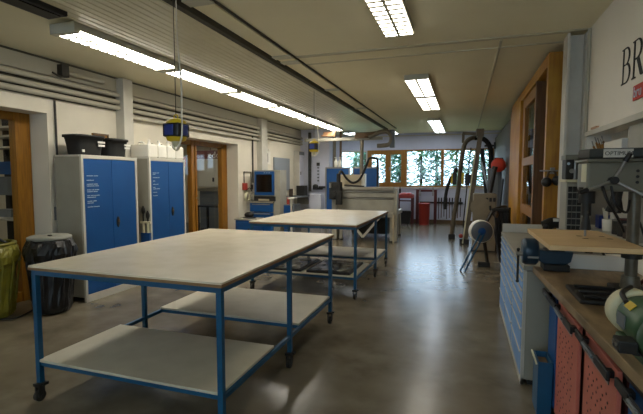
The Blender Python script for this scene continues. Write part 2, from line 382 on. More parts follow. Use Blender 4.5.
ceil_lamp(-3.6,-3.3,[(-3.0,-1.5)],'added unseen single ceiling lamp left in the front half of the room')  # another unseen lamp, added on the left to raise the general light
ceil_lamp(-3.72,-3.38,[(13.2,14.0)],'small bright ceiling lamp over the blue partition screens','lamp_far')
ceil_lamp(-2.30,-2.08,[(13.3,14.0)],'small square ceiling lamp right of the jib arm','lamp_far')
for k,(y,lab) in enumerate([(3.2,'added lamp on the ceiling of the dark side room'),(8.3,'added lamp on the ceiling of the shop behind the glazed door')]):  # lamps added to light the two side rooms
    t=thing('added_room_lamp',lab,'lamp',(-7,y,2.95)); MB().box(-7.15,-6.85,y-.5,y+.5,2.96,3.0).build('housing','fixture',t); MB().box(-7.13,-6.87,y-.48,y+.48,2.945,2.962).build('diffuser',('lamp_dim','lamp')[k],t)
# ribbed sheet under the ceiling
b=MB(); x=-3.36
b.box(-3.36,-2.3,1.2,13.2,2.945,2.96)
n=13
for k in range(n):
    xx=-3.36+1.06*(k+.2)/n; b.prism([(xx,2.9455),(xx+.05,2.9455),(xx+.04,2.939),(xx+.01,2.939)],'Y',1.2,13.2)
t=tag(b.build('ribbed_sheet','rib_sheet'),'long ribbed translucent sheet hung under the ceiling beside the strip lights','sheet')
tag(MB().box(-2.285,-2.225,1.2,12.9,2.93,2.995).build('sheet_rail','dark_line'),'dark rail along the right edge of the ribbed ceiling sheet','rail')
t=thing('cable_tray','pale cable tray on ceiling running beside the dark rail','tray',(-2.1,1.2,2.96))
MB().box(-2.2,-2.0,1.2,12.9,2.97,2.999).build('tray','ceiling',t,.003)
MB().cyl((-1.98,1.2,2.985),(-1.98,12.9,2.985),.012).build('cable','dark_line',t)
for y in (3.0,4.7,4.95,6.7,8.7): MB().box(-2.2,-1.97,y,y+.12,2.955,2.969).build('clip','fixture',t)
t=thing('ceiling_heater','black ribbed heater bar on the ceiling at the top left corner','heater',(-3.4,1.2,2.9))
MB().box(-3.44,-3.22,1.0,2.84,2.9,2.98).build('body','black',t,.01)
MB().box(-3.40,-3.26,1.05,2.80,2.892,2.9).build('grille','iron',t); MB().cyl((-3.33,1.4,2.98),(-3.33,1.4,3.0),.02).cyl((-3.33,2.5,2.98),(-3.33,2.5,3.0),.02).build('mount','iron',t)

# ---------------------------------------------------------------- work tables
def caster(x,y,parent,turn=0):
    b=MB(); b.box(x-.03,x+.03,y-.035,y+.035,.105,.125); b.box(x-.022,x-.016,y-.03,y+.012,.03,.105).box(x+.016,x+.022,y-.03,y+.012,.03,.105)
    b.cyl((x-.014,y-.012,.038),(x+.014,y-.012,.038),.038,n=18); b.cyl((x-.026,y-.012,.038),(x+.026,y-.012,.038),.008,n=8)
    b.box(x-.01,x+.045,y-.02,y+.02,.118,.13)
    return b.build('caster','iron',parent)
def work_table(label,x0,x1,y0,y1,zt,legs,shelves):
    t=thing('work_table',label,'work table',((x0+x1)/2,(y0+y1)/2,0),'blue framed rolling work tables')
    top=MB().box(x0,x1,y0,y1,zt-.022,zt).build('tabletop','tabletop',t,.002)
    MB().box(x0-.001,x1+.001,y0-.001,y1+.001,zt-.03,zt-.012).build('plywood_edge','ply_edge',top)
    a=.035; f=MB(); e=.012; xa,xb,ya,yb=x0+e,x1-e,y0+e,y1-e; z1=zt-.03; z0=z1-a
    f.box(xa,xb,ya,ya+a,z0,z1).box(xa,xb,yb-a,yb,z0,z1).box(xa,xa+a,ya+a,yb-a,z0,z1).box(xb-a,xb,ya+a,yb-a,z0,z1).box(xa+a,xb-a,(ya+yb)/2-a/2,(ya+yb)/2+a/2,z0,z1)
    f.build('frame','frame_blue',t,.002)
    for (x,y) in [(xa,y) for y in legs]+[(xb-a,y) for y in legs]:
        l=MB().box(x,x+a,y,y+a,.125,z0+.001).build('leg','frame_blue',t,.002)
        caster(x+a/2,y+a/2,l)
    for (ya_,yb_,zs) in shelves:
        MB().box(x0+.035,x1-.03,ya_,yb_,zs-.018,zs).build('shelf','shelf_board',t,.002)
        for q in (ya_+.01,yb_-.04): MB().box(xa+a,xb-a,q,q+.03,zs-.05,zs-.019).build('shelf_rail','frame_blue',t,.002)
    for x in (xa,xb-a): MB().box(x+.004,x+a-.004,legs[0]+a,legs[-1],.24,.27).build('side_rail','frame_blue',t,.002)
    return t
work_table('nearest large work table, bare pale top and two low white shelves',-2.79,-1.29,2.065,4.25,.95,[2.077,3.10,4.2],[(2.08,2.82,.295),(3.32,4.2,.295)])
work_table('second work table, further back, with black trays on its low shelf',-2.76,-1.255,5.13,7.42,.95,[5.142,6.42,7.37],[(5.15,5.99,.295),(6.49,7.3,.295)])
for (xa,xb,lab) in [(-1.95,-1.36,'glossy black tray right on the low shelf of the second table'),(-2.66,-2.03,'dark tray left on the low shelf of the second table')]:
    t=thing('black_tray',lab,'tray',((xa+xb)/2,5.54,.295),'trays on the low shelf')
    MB().box(xa,xb,5.17,5.95,.296,.325).build('body','black',t,.004)
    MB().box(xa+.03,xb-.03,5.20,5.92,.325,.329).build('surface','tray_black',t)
    for k in range(9): MB().rbox((xa+.12+.17*(k%3),5.28+.25*(k//3),.333),(.13-.03*(k%2),.03+.02*(k%3),.006),(0,0,.5*k)).build('insert',('slate','steel','machine_grey')[k%3],t)
tag(MB().box(-1.72,-1.5,6.6,6.9,.296,.301).box(-1.7,-1.46,6.75,7.0,.3015,.306).build('paper_sheet','paper'),'loose white paper sheets on the far low shelf of the second table','paper')

# ---------------------------------------------------------------- blue cabinets on the left
def text_lines(parent, x, rows, y0, m='letter_white'):
    b=MB()
    for (z,words,ind) in rows:
        y=y0+ind
        for wd in words:
            nchar=wd; yy=y
            for c in range(nchar):
                h=random.choice((.008,.008,.011)); b.box(x,x+.0012,yy,yy+.0055,z,z+h); yy+=.0072
            y=yy+.008
    return b.build('lettering',m,parent)
def locker(label,y0,y1,xf,zt,handle_yz,rows,split):
    t=thing('blue_door_cabinet',label,'cabinet',(LX,(y0+y1)/2,0),'blue door cabinets on the left wall')
    xb_=-4.80 if y0<4.5 else -4.735
    b=MB(); b.box(xb_,xf-.03,y0,y1,.06,zt-.02); b.build('body','cab_grey',t,.003)
    f=MB(); f.box(xf-.03,xf,y0,y0+.032,.0,zt).box(xf-.03,xf,y1-.032,y1,0,zt).box(xf-.03,xf,y0+.032,y1-.032,zt-.045,zt).box(xf-.03,xf,y0+.032,y1-.032,0,.09); f.box(xb_,xf-.03,y0-.004,y1+.004,zt-.02,zt)
    f.build('front_frame','white_steel',t,.003)
    for k,(a,c) in enumerate([(y0+.034,split-.002),(split+.002,y1-.034)]):
        d=MB().box(xf-.022,xf-.006,a,c,.094,zt-.049).build('door','cab_blue',t,.003)
        if k==0: text_lines(d,xf-.0058,rows,y0+.075)
        else:
            hy,hz=handle_yz
            MB().sph((xf-.004,hy,hz),(.012,.028,.075)).build('handle','black',d)
            MB().sph((xf+.009,hy,hz+.015),(.006,.012,.022)).build('latch','brown',d)
    return t
rows=[(1.555,(14,9),0),(1.50,(15,),0),(1.452,(13,9),0),(1.43,(16,8),0),(1.382,(9,5,9),0),(1.360,(12,9),0),(1.312,(6,6,12),0),(1.290,(18,),0),(1.242,(10,8),0),(1.220,(13,),0),(1.172,(12,12),0)]
locker('near blue two-door cabinet under the two black tubs',3.95,4.87,-4.37,1.815,(4.50,.95),rows,4.42)
rows=[(1.60,(11,7),0),(1.58,(8,),0),(1.53,(15,4),0),(1.48,(7,),0),(1.43,(9,6),0),(1.385,(7,),0),(1.362,(9,11),0),(1.31,(12,),0),(1.26,(13,),0)]
locker('farther blue two-door cabinet under the four white canisters',5.14,5.98,-4.39,1.83,(5.65,1.0),rows,5.57)
for k,(y,rx,ry,lab) in enumerate([(4.19,.2,.225,'bigger black plastic tub on the near blue cabinet'),(4.63,.17,.185,'smaller black plastic tub beside the wooden box')]):
    t=thing('black_tub',lab,'tub',(-4.57,y,1.815),'black tubs on the near cabinet')
    b=MB(); n=28; h=.25 if k==0 else .24
    def ring(s,z,m=1.0): return [( -4.57+(.17*s)*math.copysign(abs(math.cos(2*math.pi*i/n))**.6,math.cos(2*math.pi*i/n)), y+(ry*s)*math.copysign(abs(math.sin(2*math.pi*i/n))**.6,math.sin(2*math.pi*i/n)), 1.815+z) for i in range(n)]
    rs=[ring(.78,.001),ring(.86,h*.5),ring(.95,h-.03),ring(1.04,h-.03),ring(1.04,h),ring(.92,h),ring(.76,.02)]
    v=sum(rs,[]); f=[(j*n+i,j*n+(i+1)%n,(j+1)*n+(i+1)%n,(j+1)*n+i) for j in range(6) for i in range(n)]
    b.add(v,f,True).add(v,[tuple(reversed(range(n))),tuple(range(6*n,7*n))]); b.build('body','black_matte',t)
    MB().box(-4.405,-4.397,y+.05,y+.16,1.815+h*.62,1.815+h*.72).box(-4.41,-4.402,y+.06,y+.16,1.815+h*.46,1.815+h*.56).build('label','paper',t)
    MB().box(-4.425,-4.414,y-.17,y-.14,1.85,1.88).build('sticker','paper',t) if k==0 else None
t=thing('wooden_box','small open wooden box behind the smaller black tub','box',(-4.74,4.72,1.815))
MB().box(-4.80,-4.775,4.52,4.78,1.816,2.14).build('board','oak',t,.003); MB().box(-4.774,-4.76,4.52,4.54,1.816,2.14).box(-4.774,-4.76,4.76,4.78,1.816,2.14).box(-4.774,-4.76,4.54,4.76,2.12,2.14).build('batten','brown',t)
for k in range(4):
    y0=5.145+k*.208
    t=thing('canister',['white canister nearest the column on the farther cabinet','second white canister on the farther blue cabinet','third white canister on the farther blue cabinet','last white canister, beside the glazed door'][k],'canister',(-4.55,y0+.1,1.83),'white canisters on the farther cabinet')
    MB().box(-4.73,-4.40,y0+.003,y0+.203,1.831,2.03).build('body','white_plastic',t,.02)
    MB().cyl((-4.47,y0+.1,2.03),(-4.47,y0+.1,2.06),.03,.02).cyl((-4.47,y0+.1,2.06),(-4.47,y0+.1,2.10),.02).build('neck','white_plastic',t); MB().tube([(-4.68,y0+.1,2.025),(-4.65,y0+.1,2.06),(-4.58,y0+.1,2.06),(-4.54,y0+.1,2.025)],.012).build('grip','white_plastic',t)
# tool stand between the cabinets
t=thing('tool_stand','narrow stand with brush tools in the gap between the blue cabinets','stand',(-4.5,5.105,0))
MB().box(-4.54,-4.38,5.093,5.133,.0,.72).build('base','deep_blue',t,.004)
MB().cyl((-4.5,5.113,.72),(-4.5,5.113,.86),.018).cyl((-4.42,5.113,.72),(-4.42,5.113,.88),.018).box(-4.55,-4.37,5.098,5.128,.86,.89).build('rack','cream',t)
MB().cyl((-4.5,5.113,.89),(-4.5,5.113,1.12),.012).sph((-4.5,5.113,1.05),(.035,.018,.06)).cyl((-4.42,5.113,.89),(-4.42,5.113,1.05),.012).sph((-4.42,5.113,.98),(.035,.018,.06)).build('brush','iron',t)

# ---------------------------------------------------------------- bins
def bag_bin(name,label,cat,c,r,h,bagm,lid):
    t=thing(name,label,cat,(c[0],c[1],0)); x,y=c; n=44
    b=MB(); prof=[(r*.84,.02),(r*.93,.08),(r*.95,h*.25),(r*.97,h*.4),(r*.98,h*.55),(r*1.0,h*.68),(r*1.18,h*.74),(r*1.22,h*.82),(r*1.17,h*.9),(r*1.05,h*.97),(r*.98,h)]
    v=[];f=[]
    for k,(rr,z) in enumerate(prof):
        for i in range(n):
            a=2*math.pi*i/n; q=rr*(1+.04*math.sin(a*7+k*1.3)+.02*math.sin(a*13-k)+random.uniform(-.02,.02)); v.append((x+q*math.cos(a),y+q*math.sin(a),z+random.uniform(-.012,.012)*(k>0)))
    for k in range(len(prof)-1):
        for i in range(n): f.append((k*n+i,k*n+(i+1)%n,(k+1)*n+(i+1)%n,(k+1)*n+i))
    b.add(v,f).add(v,[tuple(reversed(range(n)))]); b.build('bag',bagm,t)
    b=MB()
    for k in range(9):
        a=-1.9+k*.42; rr=r*1.1; b.tube([(x+rr*.97*math.cos(a),y+rr*.97*math.sin(a),h*.93),(x+rr*1.05*math.cos(a+.1),y+rr*1.05*math.sin(a+.1),h*.7),(x+rr*.96*math.cos(a+.05),y+rr*.96*math.sin(a+.05),h*.45),(x+rr*.9*math.cos(a),y+rr*.9*math.sin(a),h*.2)],lambda s:.012*(1-s)+.004,6,4)
    b.build('bag_folds',bagm,t)
    if lid: MB().lathe((x,y,h),[(r*1.0,-.01),(r*1.04,.0),(r*1.04,.02),(r*.9,.035),(0,.045)],n=30).build('lid','bin_grey',t); MB().box(x+r*.35,x+r*.55,y-r*.4,y-r*.3,h+.028,h+.05).build('latch','black',t)
    else: MB().torus((x,y,h*.985),r*1.04,.016).build('ring','bag_yellow',t); MB().lathe((x,y,h*.9),[(0,0),(r*.6,.03),(r*.95,.02)],n=18,wob=.08).build('rubbish','dark_brown',t); MB().tube([(x-.1,y-.1,h*.95),(x,y+.05,h*1.06),(x+.13,y+.15,h*.97)],.014).build('strap','black',t)
    return t
bag_bin('waste_bin','grey lidded bin wrapped in black bag beside the near blue cabinet','bin',(-4.47,3.58),.215,.85,'bag_black',True)
bag_bin('waste_bin','yellow bag waste holder at the left picture edge','bin',(-4.93,3.2),.25,.83,'bag_yellow',False)
tag(MB().tube([(-5.0,2.95,.012),(-4.74,3.17,.008),(-4.62,3.26,.008),(-4.7,3.5,.008),(-4.78,3.85,.008)],.008).build('floor_cable','black'),'black cable on the floor in front of the waste bins','cable')

# ---------------------------------------------------------------- hanging power cubes
def power_cube(x,y,zb,label,zc):
    t=thing('power_cube',label,'power outlet',(x,y,zb),'yellow black power cubes hanging over the tables'); z=zb; h=.074
    MB().box(x-h,x+h,y-h,y+h,z+.03,z+.135).build('body','black',t,.012)
    MB().lathe((x,y,z),[(.05,-.005),(.072,.005),(.079,.031)],n=24).build('cap','yellow',t); MB().lathe((x,y,z),[(.079,.134),(.073,.155),(.04,.172),(0,.174)],n=24).build('cap','yellow',t)
    for q in ((x-.05,x+.03,y-h-.007,y-h),(x-h-.007,x-h,y-.04,y+.04),(x+h,x+h+.007,y-.04,y+.04),(x-.04,x+.04,y+h,y+h+.007)): MB().box(*q,z+.042,z+.124).build('socket_flap','socket_blue',t,.004)
    MB().cyl((x,y,z-.045),(x,y,z),.022,.04).torus((x,y,z-.05),.022,.006,(0,1,0)).build('connector','cream',t)
    MB().torus((x,y,z+.187),.018,.005,(0,1,0)).build('eye','yellow',t); MB().cyl((x,y,z+.2),(x,y,zc),.003,n=6).build('wire','iron',t)
    MB().tube([(x+.03,y-.005,zc-.005),(x+.035,y-.005,2.6),(x+.07,y-.02,2.3),(x+.10,y-.06,z+.2),(x+.105,y-.075,z+.02),(x+.06,y-.06,z-.05),(x,y,z-.07),(x-.035,y,z-.05),(x-.03,y,z+.01)],lambda q:.004+.003*min(1,max(0,(q-.1)*8)),8).build('cable','white_plastic',t)
power_cube(-2.165,2.85,1.83,'near hanging yellow and black power cube with white cable',2.968)
power_cube(-2.345,6.6,1.955,'small far hanging yellow and black power cube over the second table',2.938)

# ---------------------------------------------------------------- left rear: workstation and wall things
t=thing('workstation','grey computer cabinet with blue rimmed screen and blue drawers below','workstation',(-4.4,9.35,0))
X0_,X1_,Y0_,Y1_=-4.74,-4.17,9.75,10.3
def W(px): return px
X0_,X1_,Y0_,Y1_=-4.72,-4.10,9.0,9.40
MB().box(X0_+.0,X1_+.06,Y0_+.02,Y1_,.05,1.70).build('body','machine_grey',t,.006)
MB().box(X0_+.04,X1_-.08,Y0_-.015,Y0_+.02,1.12,1.67).build('screen_surround','cab_blue',t,.004)
MB().box(X0_+.09,X1_-.13,Y0_-.02,Y0_-.013,1.19,1.60).build('screen','screen',t)
b=MB()
for k in range(3): b.box(X1_-.33+k*.06,X1_-.30+k*.06,Y0_-.02,Y0_-.014,1.63,1.645)
b.build('indicator','letter_white',t)
k_=MB().box(X0_+.03,X1_-.05,Y0_-.02,Y0_+.02,.98,1.09).build('keyboard_slot','black',t,.003); MB().box(X0_+.15,X1_-.2,Y0_-.03,Y0_-.02,.985,1.03).build('keyboard','machine_beige',k_)
for z0,z1 in ((.73,.93),(.52,.71),(.12,.50)):
    d=MB().box(X0_-.06,X1_-.1,Y0_-.06,Y0_-.001,z0,z1).build('drawer','cab_blue',t,.004); MB().box(X0_+.0,X1_-.16,Y0_-.072,Y0_-.06,z1-.035,z1-.02).build('handle','cab_grey',d)
MB().box(X0_-.09,X1_-.08,Y0_-.08,Y0_-.002,.94,.965).build('worktop','machine_grey',t,.003)
t=thing('drawer_trolley','small blue drawer trolley with white post right of the computer cabinet','trolley',(-3.9,9.3,0))
b=MB().box(-3.99,-3.72,9.1,9.5,.1,.9).build('body','slate',t,.005)
for k in range(4): MB().box(-3.97,-3.76,9.075,9.1,.14+k*.19,.31+k*.19).build('drawer','cab_blue',t,.003)
MB().box(-3.80,-3.76,9.05,9.09,0,1.03).box(-3.86,-3.7,9.03,9.25,1.03,1.06).build('post','white_steel',t,.003); MB().box(-3.95,-3.9,9.2,9.25,.9,1.06).build('tin','red_bright',t)
b=MB(); [b.cyl((x,y,0),(x,y,.1),.03,n=10) for x in (-3.94,-3.77) for y in (9.15,9.45)]; b.build('caster','iron',t)
tag(MB().sph((-4.62,8.6,.685),(.11,.1,.07)).lathe((-4.62,8.6,.612),[(.15,0),(.15,.015),(.1,.03)],n=20).build('helmet','black'),'black helmet-like cap on low blue cupboard beside the glazed door','cap')
t=thing('low_cupboard','low blue cupboard under the black cap, beside the glazed door','cupboard',(-4.6,8.62,0))
MB().box(-4.86,-4.4,8.4,8.84,.05,.58).build('body','deep_blue',t,.004); MB().box(-4.88,-4.38,8.38,8.86,.58,.61).build('top','machine_grey',t,.003); MB().box(-4.8,-4.46,8.385,8.4,.1,.53).build('door','cab_blue',t,.003); MB().box(-4.53,-4.5,8.37,8.386,.3,.4).build('handle','black',t)
MB().box(-4.84,-4.42,8.42,8.82,0,.05).build('plinth','black',t)
# coiled hoses and valve
t=thing('hose_reel','pale coiled hose hanging on the left wall below a red valve','hose',(-4.85,9.0,1.0))
b=MB(); [b.torus((-4.83+.012*k,8.9,1.08),.10-.008*k,.012,(1,0,0)) for k in range(3)]; b.build('coil','cream',t)
b=MB(); [b.torus((-4.83+.012*k,9.18,1.07),.11-.008*k,.012,(1,0,0)) for k in range(3)]; b.build('second_coil','machine_grey',t); MB().tube([(-4.86,8.9,1.22),(-4.84,9.05,1.28),(-4.86,9.2,1.2)],.012).build('hook','iron',t)
t=thing('wall_valve','red wall valve with thin pipe above the coiled hose','valve',(-4.88,8.85,1.3))
MB().box(-4.9,-4.82,8.8,8.92,1.24,1.4).build('body','red_bright',t,.008); MB().tube([(-4.88,8.86,1.4),(-4.88,8.86,1.66),(-4.88,9.2,1.66),(-4.88,9.2,1.3)],.012,8,1).build('pipe','dark_steel',t); MB().cyl((-4.86,9.2,1.24),(-4.86,9.2,1.36),.03).build('filter','dark_brown',t)
tag(MB().box(LX+.002,-4.86,10.5,11.55,1.15,2.07).build('wall_board','grey_panel'),'plain blue-grey board on the left wall behind the computer cabinet','board')
t=thing('wall_locker','narrow pale wall cupboard left of the end pier','cupboard',(-4.8,12.2,.9))
MB().box(LX+.002,-4.72,11.95,12.3,1.0,2.32).build('body','white_steel',t,.006); MB().box(-4.72,-4.705,11.97,12.28,1.03,2.2).build('door','plaster_cool',t,.003); MB().box(-4.72,-4.69,11.95,12.3,2.2,2.3).build('hood','slate',t,.004); MB().box(-4.7,-4.685,12.0,12.02,1.6,1.7).build('handle','iron',t)
t=thing('wall_bracket','white bottle shaped dispenser on left wall above the grey board','dispenser',(-4.86,9.95,1.8))
MB().box(LX,-4.84,10.0,10.22,1.86,2.2).build('body','white_plastic',t,.012); MB().cyl((-4.86,10.11,2.2),(-4.86,10.11,2.27),.035).build('cap','white_plastic',t); MB().box(-4.845,-4.835,10.03,10.06,1.92,2.15).build('gauge','iron',t)
t=thing('wall_shelf','grey steel shelf with dark boxes between computer cabinet and pier','shelf',(-4.7,11.6,1.0))
MB().box(LX,-4.5,10.9,12.3,.94,.98).build('board','slate',t,.003); MB().box(LX,-4.52,11.0,11.03,.7,.94).build('bracket','steel',t); MB().box(LX,-4.52,12.2,12.23,.7,.94).build('bracket','steel',t)
tag(MB().box(-4.8,-4.55,11.9,12.2,.982,1.28).build('dark_crate','black_matte',None,.01),'dark box on the grey wall shelf before the pier','box')
tag(MB().cyl((-4.68,11.2,.982),(-4.68,11.2,1.2),.06).build('dark_can','dark_brown'),'round dark can on the grey wall shelf','can')
# switch gear on the pier
t=thing('switch_panel','row of small dark switches down the white end pier','switches',(-4.3,12.48,1.0))
MB().box(-4.36,-4.24,12.484,12.5,1.35,2.1).build('backplate','plaster_cool',t,.003)
b=MB(); [b.box(-4.33,-4.27,12.472,12.485,z,z+.045) for z in (1.4,1.5,1.6,1.7,1.8)]; b.build('switch','slate',t)
MB().box(-4.35,-4.25,12.465,12.485,1.88,1.98).build('isolator','iron',t,.004)
t=thing('pier_bench_tool','dark clamp head fixed on the front of the end pier','tool',(-4.3,12.4,1.15))
MB().box(-4.45,-4.15,12.38,12.5,1.15,1.22).build('bracket','iron',t,.008); MB().sph((-4.35,12.36,1.25),(.09,.07,.07)).build('head','iron',t); MB().box(-4.25,-4.05,12.36,12.44,1.2,1.26).build('arm','black',t,.01)
tag(MB().box(-4.45,-4.08,12.1,12.40,0,.02).box(-4.45,-4.08,12.1,12.40,.02,1.02).build('white_cabinet','plaster_cool',None,.01),'plain pale cabinet standing at the foot of the end pier','cabinet')
# pipes beside pier
for k,(x,lab) in enumerate([(-3.82,'grey vertical pipe just right of the end pier'),(-3.62,'brown vertical pipe between end pier and first window')]):
    pipe('riser_pipe',lab,[(x,12.62,0),(x,12.62,2.93)],(.05,.035)[k],('hose_grey','brown')[k])

# ---------------------------------------------------------------- jib, machine and screens
t=thing('jib_crane','grey jib post with long horizontal arm and curved duct below the ceiling','crane',(-2.7,11.6,0))
MB().cyl((-2.72,11.6,0),(-2.72,11.6,2.55),.055).box(-2.88,-2.56,11.44,11.76,0,.03).build('post','hose_grey',t)
MB().box(-4.4,-2.15,11.55,11.65,2.55,2.63).build('arm','machine_grey',t,.005)
MB().box(-2.9,-2.45,11.5,11.7,2.60,2.76).cyl((-2.6,11.5,2.68),(-2.25,11.5,2.72),.06).build('trolley','brown',t,.01)
MB().tube([(-2.5,11.5,2.62),(-2.2,11.48,2.74),(-1.98,11.45,2.74),(-1.88,11.45,2.6),(-1.93,11.45,2.42),(-2.12,11.45,2.38),(-2.26,11.45,2.38)],.06,10).build('duct','hose_grey',t)
MB().box(-1.92,-1.80,11.4,11.56,2.32,2.78).build('plate','slate',t,.005)
tag(MB().box(-3.95,-3.6,11.9,12.0,2.74,2.84).box(-3.95,-3.6,11.9,11.72,2.70,2.74).build('hanging_lamp','copper',None,.005),'hanging lamp with painted brownish light beyond the end of the strip lights','tray')  # lamp without emission, its brownish light given by the copper colour

t=thing('gantry_router','pale grey gantry machine with cross beam behind the second table','machine',(-2.25,10.8,0))
b=MB(); b.box(-2.95,-1.56,9.98,10.24,1.235,1.30).box(-2.93,-1.58,10.06,10.24,1.14,1.235).box(-2.95,-1.56,10.0,10.24,1.06,1.145).box(-2.93,-1.58,10.08,10.24,1.0,1.06).box(-2.94,-1.57,10.04,10.2,.70,1.0)
b.build('gantry_beam','machine_grey',t,.006)
MB().cyl((-2.9,10.03,1.19),(-1.6,10.03,1.19),.018).cyl((-2.9,10.05,1.03),(-1.6,10.05,1.03),.018).build('guide_rail','steel',t)
MB().box(-1.56,-1.49,10.0,10.22,.02,1.27).build('side_column','machine_grey',t,.008)
MB().box(-3.08,-2.95,9.95,10.4,.02,1.3).build('side_column','machine_grey',t,.012)
b=MB(); b.box(-3.1,-2.82,9.8,9.98,1.0,1.42).cyl((-2.98,9.8,1.12),(-2.98,9.72,1.12),.09).cyl((-2.88,9.85,1.42),(-2.88,9.85,1.62),.05).box(-2.92,-2.78,9.75,9.86,.88,1.2)
h=b.build('spindle_head','iron',t,.006); MB().cyl((-2.9,9.79,.78),(-2.9,9.79,.9),.025,.04).cyl((-3.05,9.74,1.28),(-3.05,9.74,1.4),.03).build('tool','steel',h)
MB().box(-2.96,-2.42,10.28,10.5,1.3,1.60).build('control_box','machine_beige',t,.008)
MB().box(-2.44,-2.33,10.3,10.45,1.3,1.62).build('filter_column','white_plastic',t,.012)
MB().tube([(-2.89,9.92,1.6),(-2.89,10.12,1.68),(-2.76,10.2,1.49),(-2.61,10.2,1.40),(-2.43,10.2,1.50),(-2.27,10.2,1.84),(-2.2,10.2,1.99),(-2.06,10.2,1.99),(-2.0,10.2,1.9),(-2.0,10.22,1.28)],.028,10,6).build('cable_hose','black_matte',t)
MB().tube([(-2.8,10.1,1.34),(-2.6,10.1,1.33),(-2.3,10.1,1.31)],.02).build('cable','black',t)
MB().box(-2.95,-1.56,9.9,11.4,.60,.70).build('bed','machine_grey',t,.006)
for x in (-2.9,-1.66):
    for y in (10.0,11.28): 
        l=MB().box(x,x+.07,y,y+.07,.03,.6).build('leg','machine_grey',t,.003); MB().cyl((x+.035,y+.035,0),(x+.035,y+.035,.03),.05).build('foot','iron',l)
MB().beam((-2.7,9.96,.58),(-2.3,9.96,.1),.05,.05).beam((-1.9,9.96,.58),(-2.3,9.96,.1),.05,.05).build('brace','white_steel',t)
MB().box(-2.75,-1.8,10.6,11.2,.1,.5).build('suction_unit','iron',t,.02)
tag(MB().box(-1.575,-1.51,9.76,9.86,.36,.60).cyl((-1.54,9.81,.60),(-1.54,9.81,.67),.025).box(-1.56,-1.52,9.79,9.83,0,.36).build('control_pedestal','machine_beige',None,.01),'small pale pedestal at the right end of the gantry machine','pedestal')
for (xa,xb,lab) in [(-3.70,-2.98,'blue partition screen left, behind the gantry machine'),(-2.92,-2.18,'blue partition screen right, behind the gantry machine')]:
    t=thing('partition_screen',lab,'screen',((xa+xb)/2,12.3,0),'blue screens behind the machine'); y=12.28
    xa,xb=xa*1.075-.02,xb*1.085-.0
    MB().box(xa+.04,xb-.04,y-.012,y+.012,.35,1.79).build('panel','cab_blue',t)
    MB().box(xa,xa+.04,y-.02,y+.02,.03,1.83).box(xb-.04,xb,y-.02,y+.02,.03,1.83).box(xa+.04,xb-.04,y-.02,y+.02,1.79,1.83).box(xa+.04,xb-.04,y-.02,y+.02,.31,.35).build('frame','steel',t,.003)
    MB().box(xa-.01,xa+.05,y-.25,y+.25,0,.03).box(xb-.05,xb+.01,y-.25,y+.25,0,.03).build('foot','steel',t)
for (x,lab) in [(-3.67,'left white pump bottle on the blue partition screen'),(-3.55,'right white pump bottle on the blue partition screen')]:
    t=thing('pump_bottle',lab,'bottle',(x,12.3,1.83),'white bottles on the screen')
    MB().lathe((x,12.28,1.831),[(.045,0),(.05,.02),(.05,.17),(.02,.21),(.02,.24)],n=16).build('body','white_plastic',t); MB().cyl((x,12.28,2.07),(x,12.28,2.11),.012).box(x-.04,x+.015,12.265,12.295,2.11,2.13).build('pump','white_plastic',t)

# ---------------------------------------------------------------- far wall
t=thing('tray_cart','red tray cart under the wooden window, holding rags','cart',(-1.82,13.95,0))
b=MB(); b.box(-2.08,-1.56,13.7,14.2,.86,.89).box(-2.08,-1.56,13.7,13.73,.89,.97).box(-2.08,-1.56,14.17,14.2,.89,.97).box(-2.08,-2.05,13.73,14.17,.89,.97).box(-1.59,-1.56,13.73,14.17,.89,.97); b.build('tray','red_paint',t,.004)
for x in (-2.07,-1.61):
    for y in (13.71,14.14): MB().box(x,x+.045,y,y+.045,0,.86).build('leg','red_dark',t)
MB().box(-2.06,-1.58,13.71,13.74,.76,.80).build('rail','red_dark',t)
tag(MB().sph((-1.83,13.93,.972),(.2,.2,.07)).sph((-1.7,13.9,.985),(.12,.14,.06)).sph((-1.90,13.96,.97),(.09,.11,.06)).build('rag_heap','red_bright'),'heap of red rags lying in the red tray cart','rags')
t=thing('tool_bottle','dark slim bottle standing beside the rags in the tray cart','bottle',(-2.0,14.1,.89)); MB().cyl((-2.02,14.13,.895),(-2.02,14.13,1.15),.035).build('body','iron',t); MB().cyl((-2.02,14.13,1.15),(-2.02,14.13,1.22),.015).build('neck','iron',t)
t=thing('black_bin','black rubbish tub on wheels beneath the red tray cart','bin',(-1.82,13.9,0))
MB().prism([(-2.02,.06),(-1.63,.06),(-1.58,.44),(-2.055,.44)],'Y',13.52,13.69).build('body','black_matte',t,.01); MB().box(-2.06,-1.575,13.5,13.70,.44,.47).build('rim','black',t,.005)
b=MB(); [b.cyl((x,y,.03),(x+.02,y,.03),.03) for x in (-1.98,-1.7) for y in (13.56,13.65)]; b.build('wheel','rubber',t)
t=thing('tube_stand','dark red tube frame standing against the white far wall','frame',(-1.2,14.45,0))
MB().box(-1.53,-1.44,14.4,14.5,.0,1.12).build('post','red_dark',t,.004); MB().box(-.95,-.86,14.4,14.5,.0,1.12).build('post','red_dark',t,.004); MB().box(-1.44,-.95,14.4,14.5,1.05,1.12).build('top_bar','red_dark',t,.004)
MB().box(-1.42,-1.38,14.36,14.4,.92,1.2).box(-1.0,-.96,14.36,14.4,.92,1.2).build('hook','steel',t)
t=thing('red_bin','tall red waste bin between cart and far wall tools','bin',(-1.23,14.1,0))
MB().lathe((-1.22,14.0,0),[(.155,.0),(.165,.02),(.175,.66),(.185,.67),(.185,.70),(.15,.71),(.15,.6),(0,.6)],n=24).build('body','red_bright',t); MB().torus((-1.22,14.0,.69),.18,.012).build('rim','red_paint',t)
tag(MB().box(-1.42,-.05,14.53,14.58,.66,.72).build('tool_rail','iron'),'dark horizontal tool rail on the white far wall','rail')
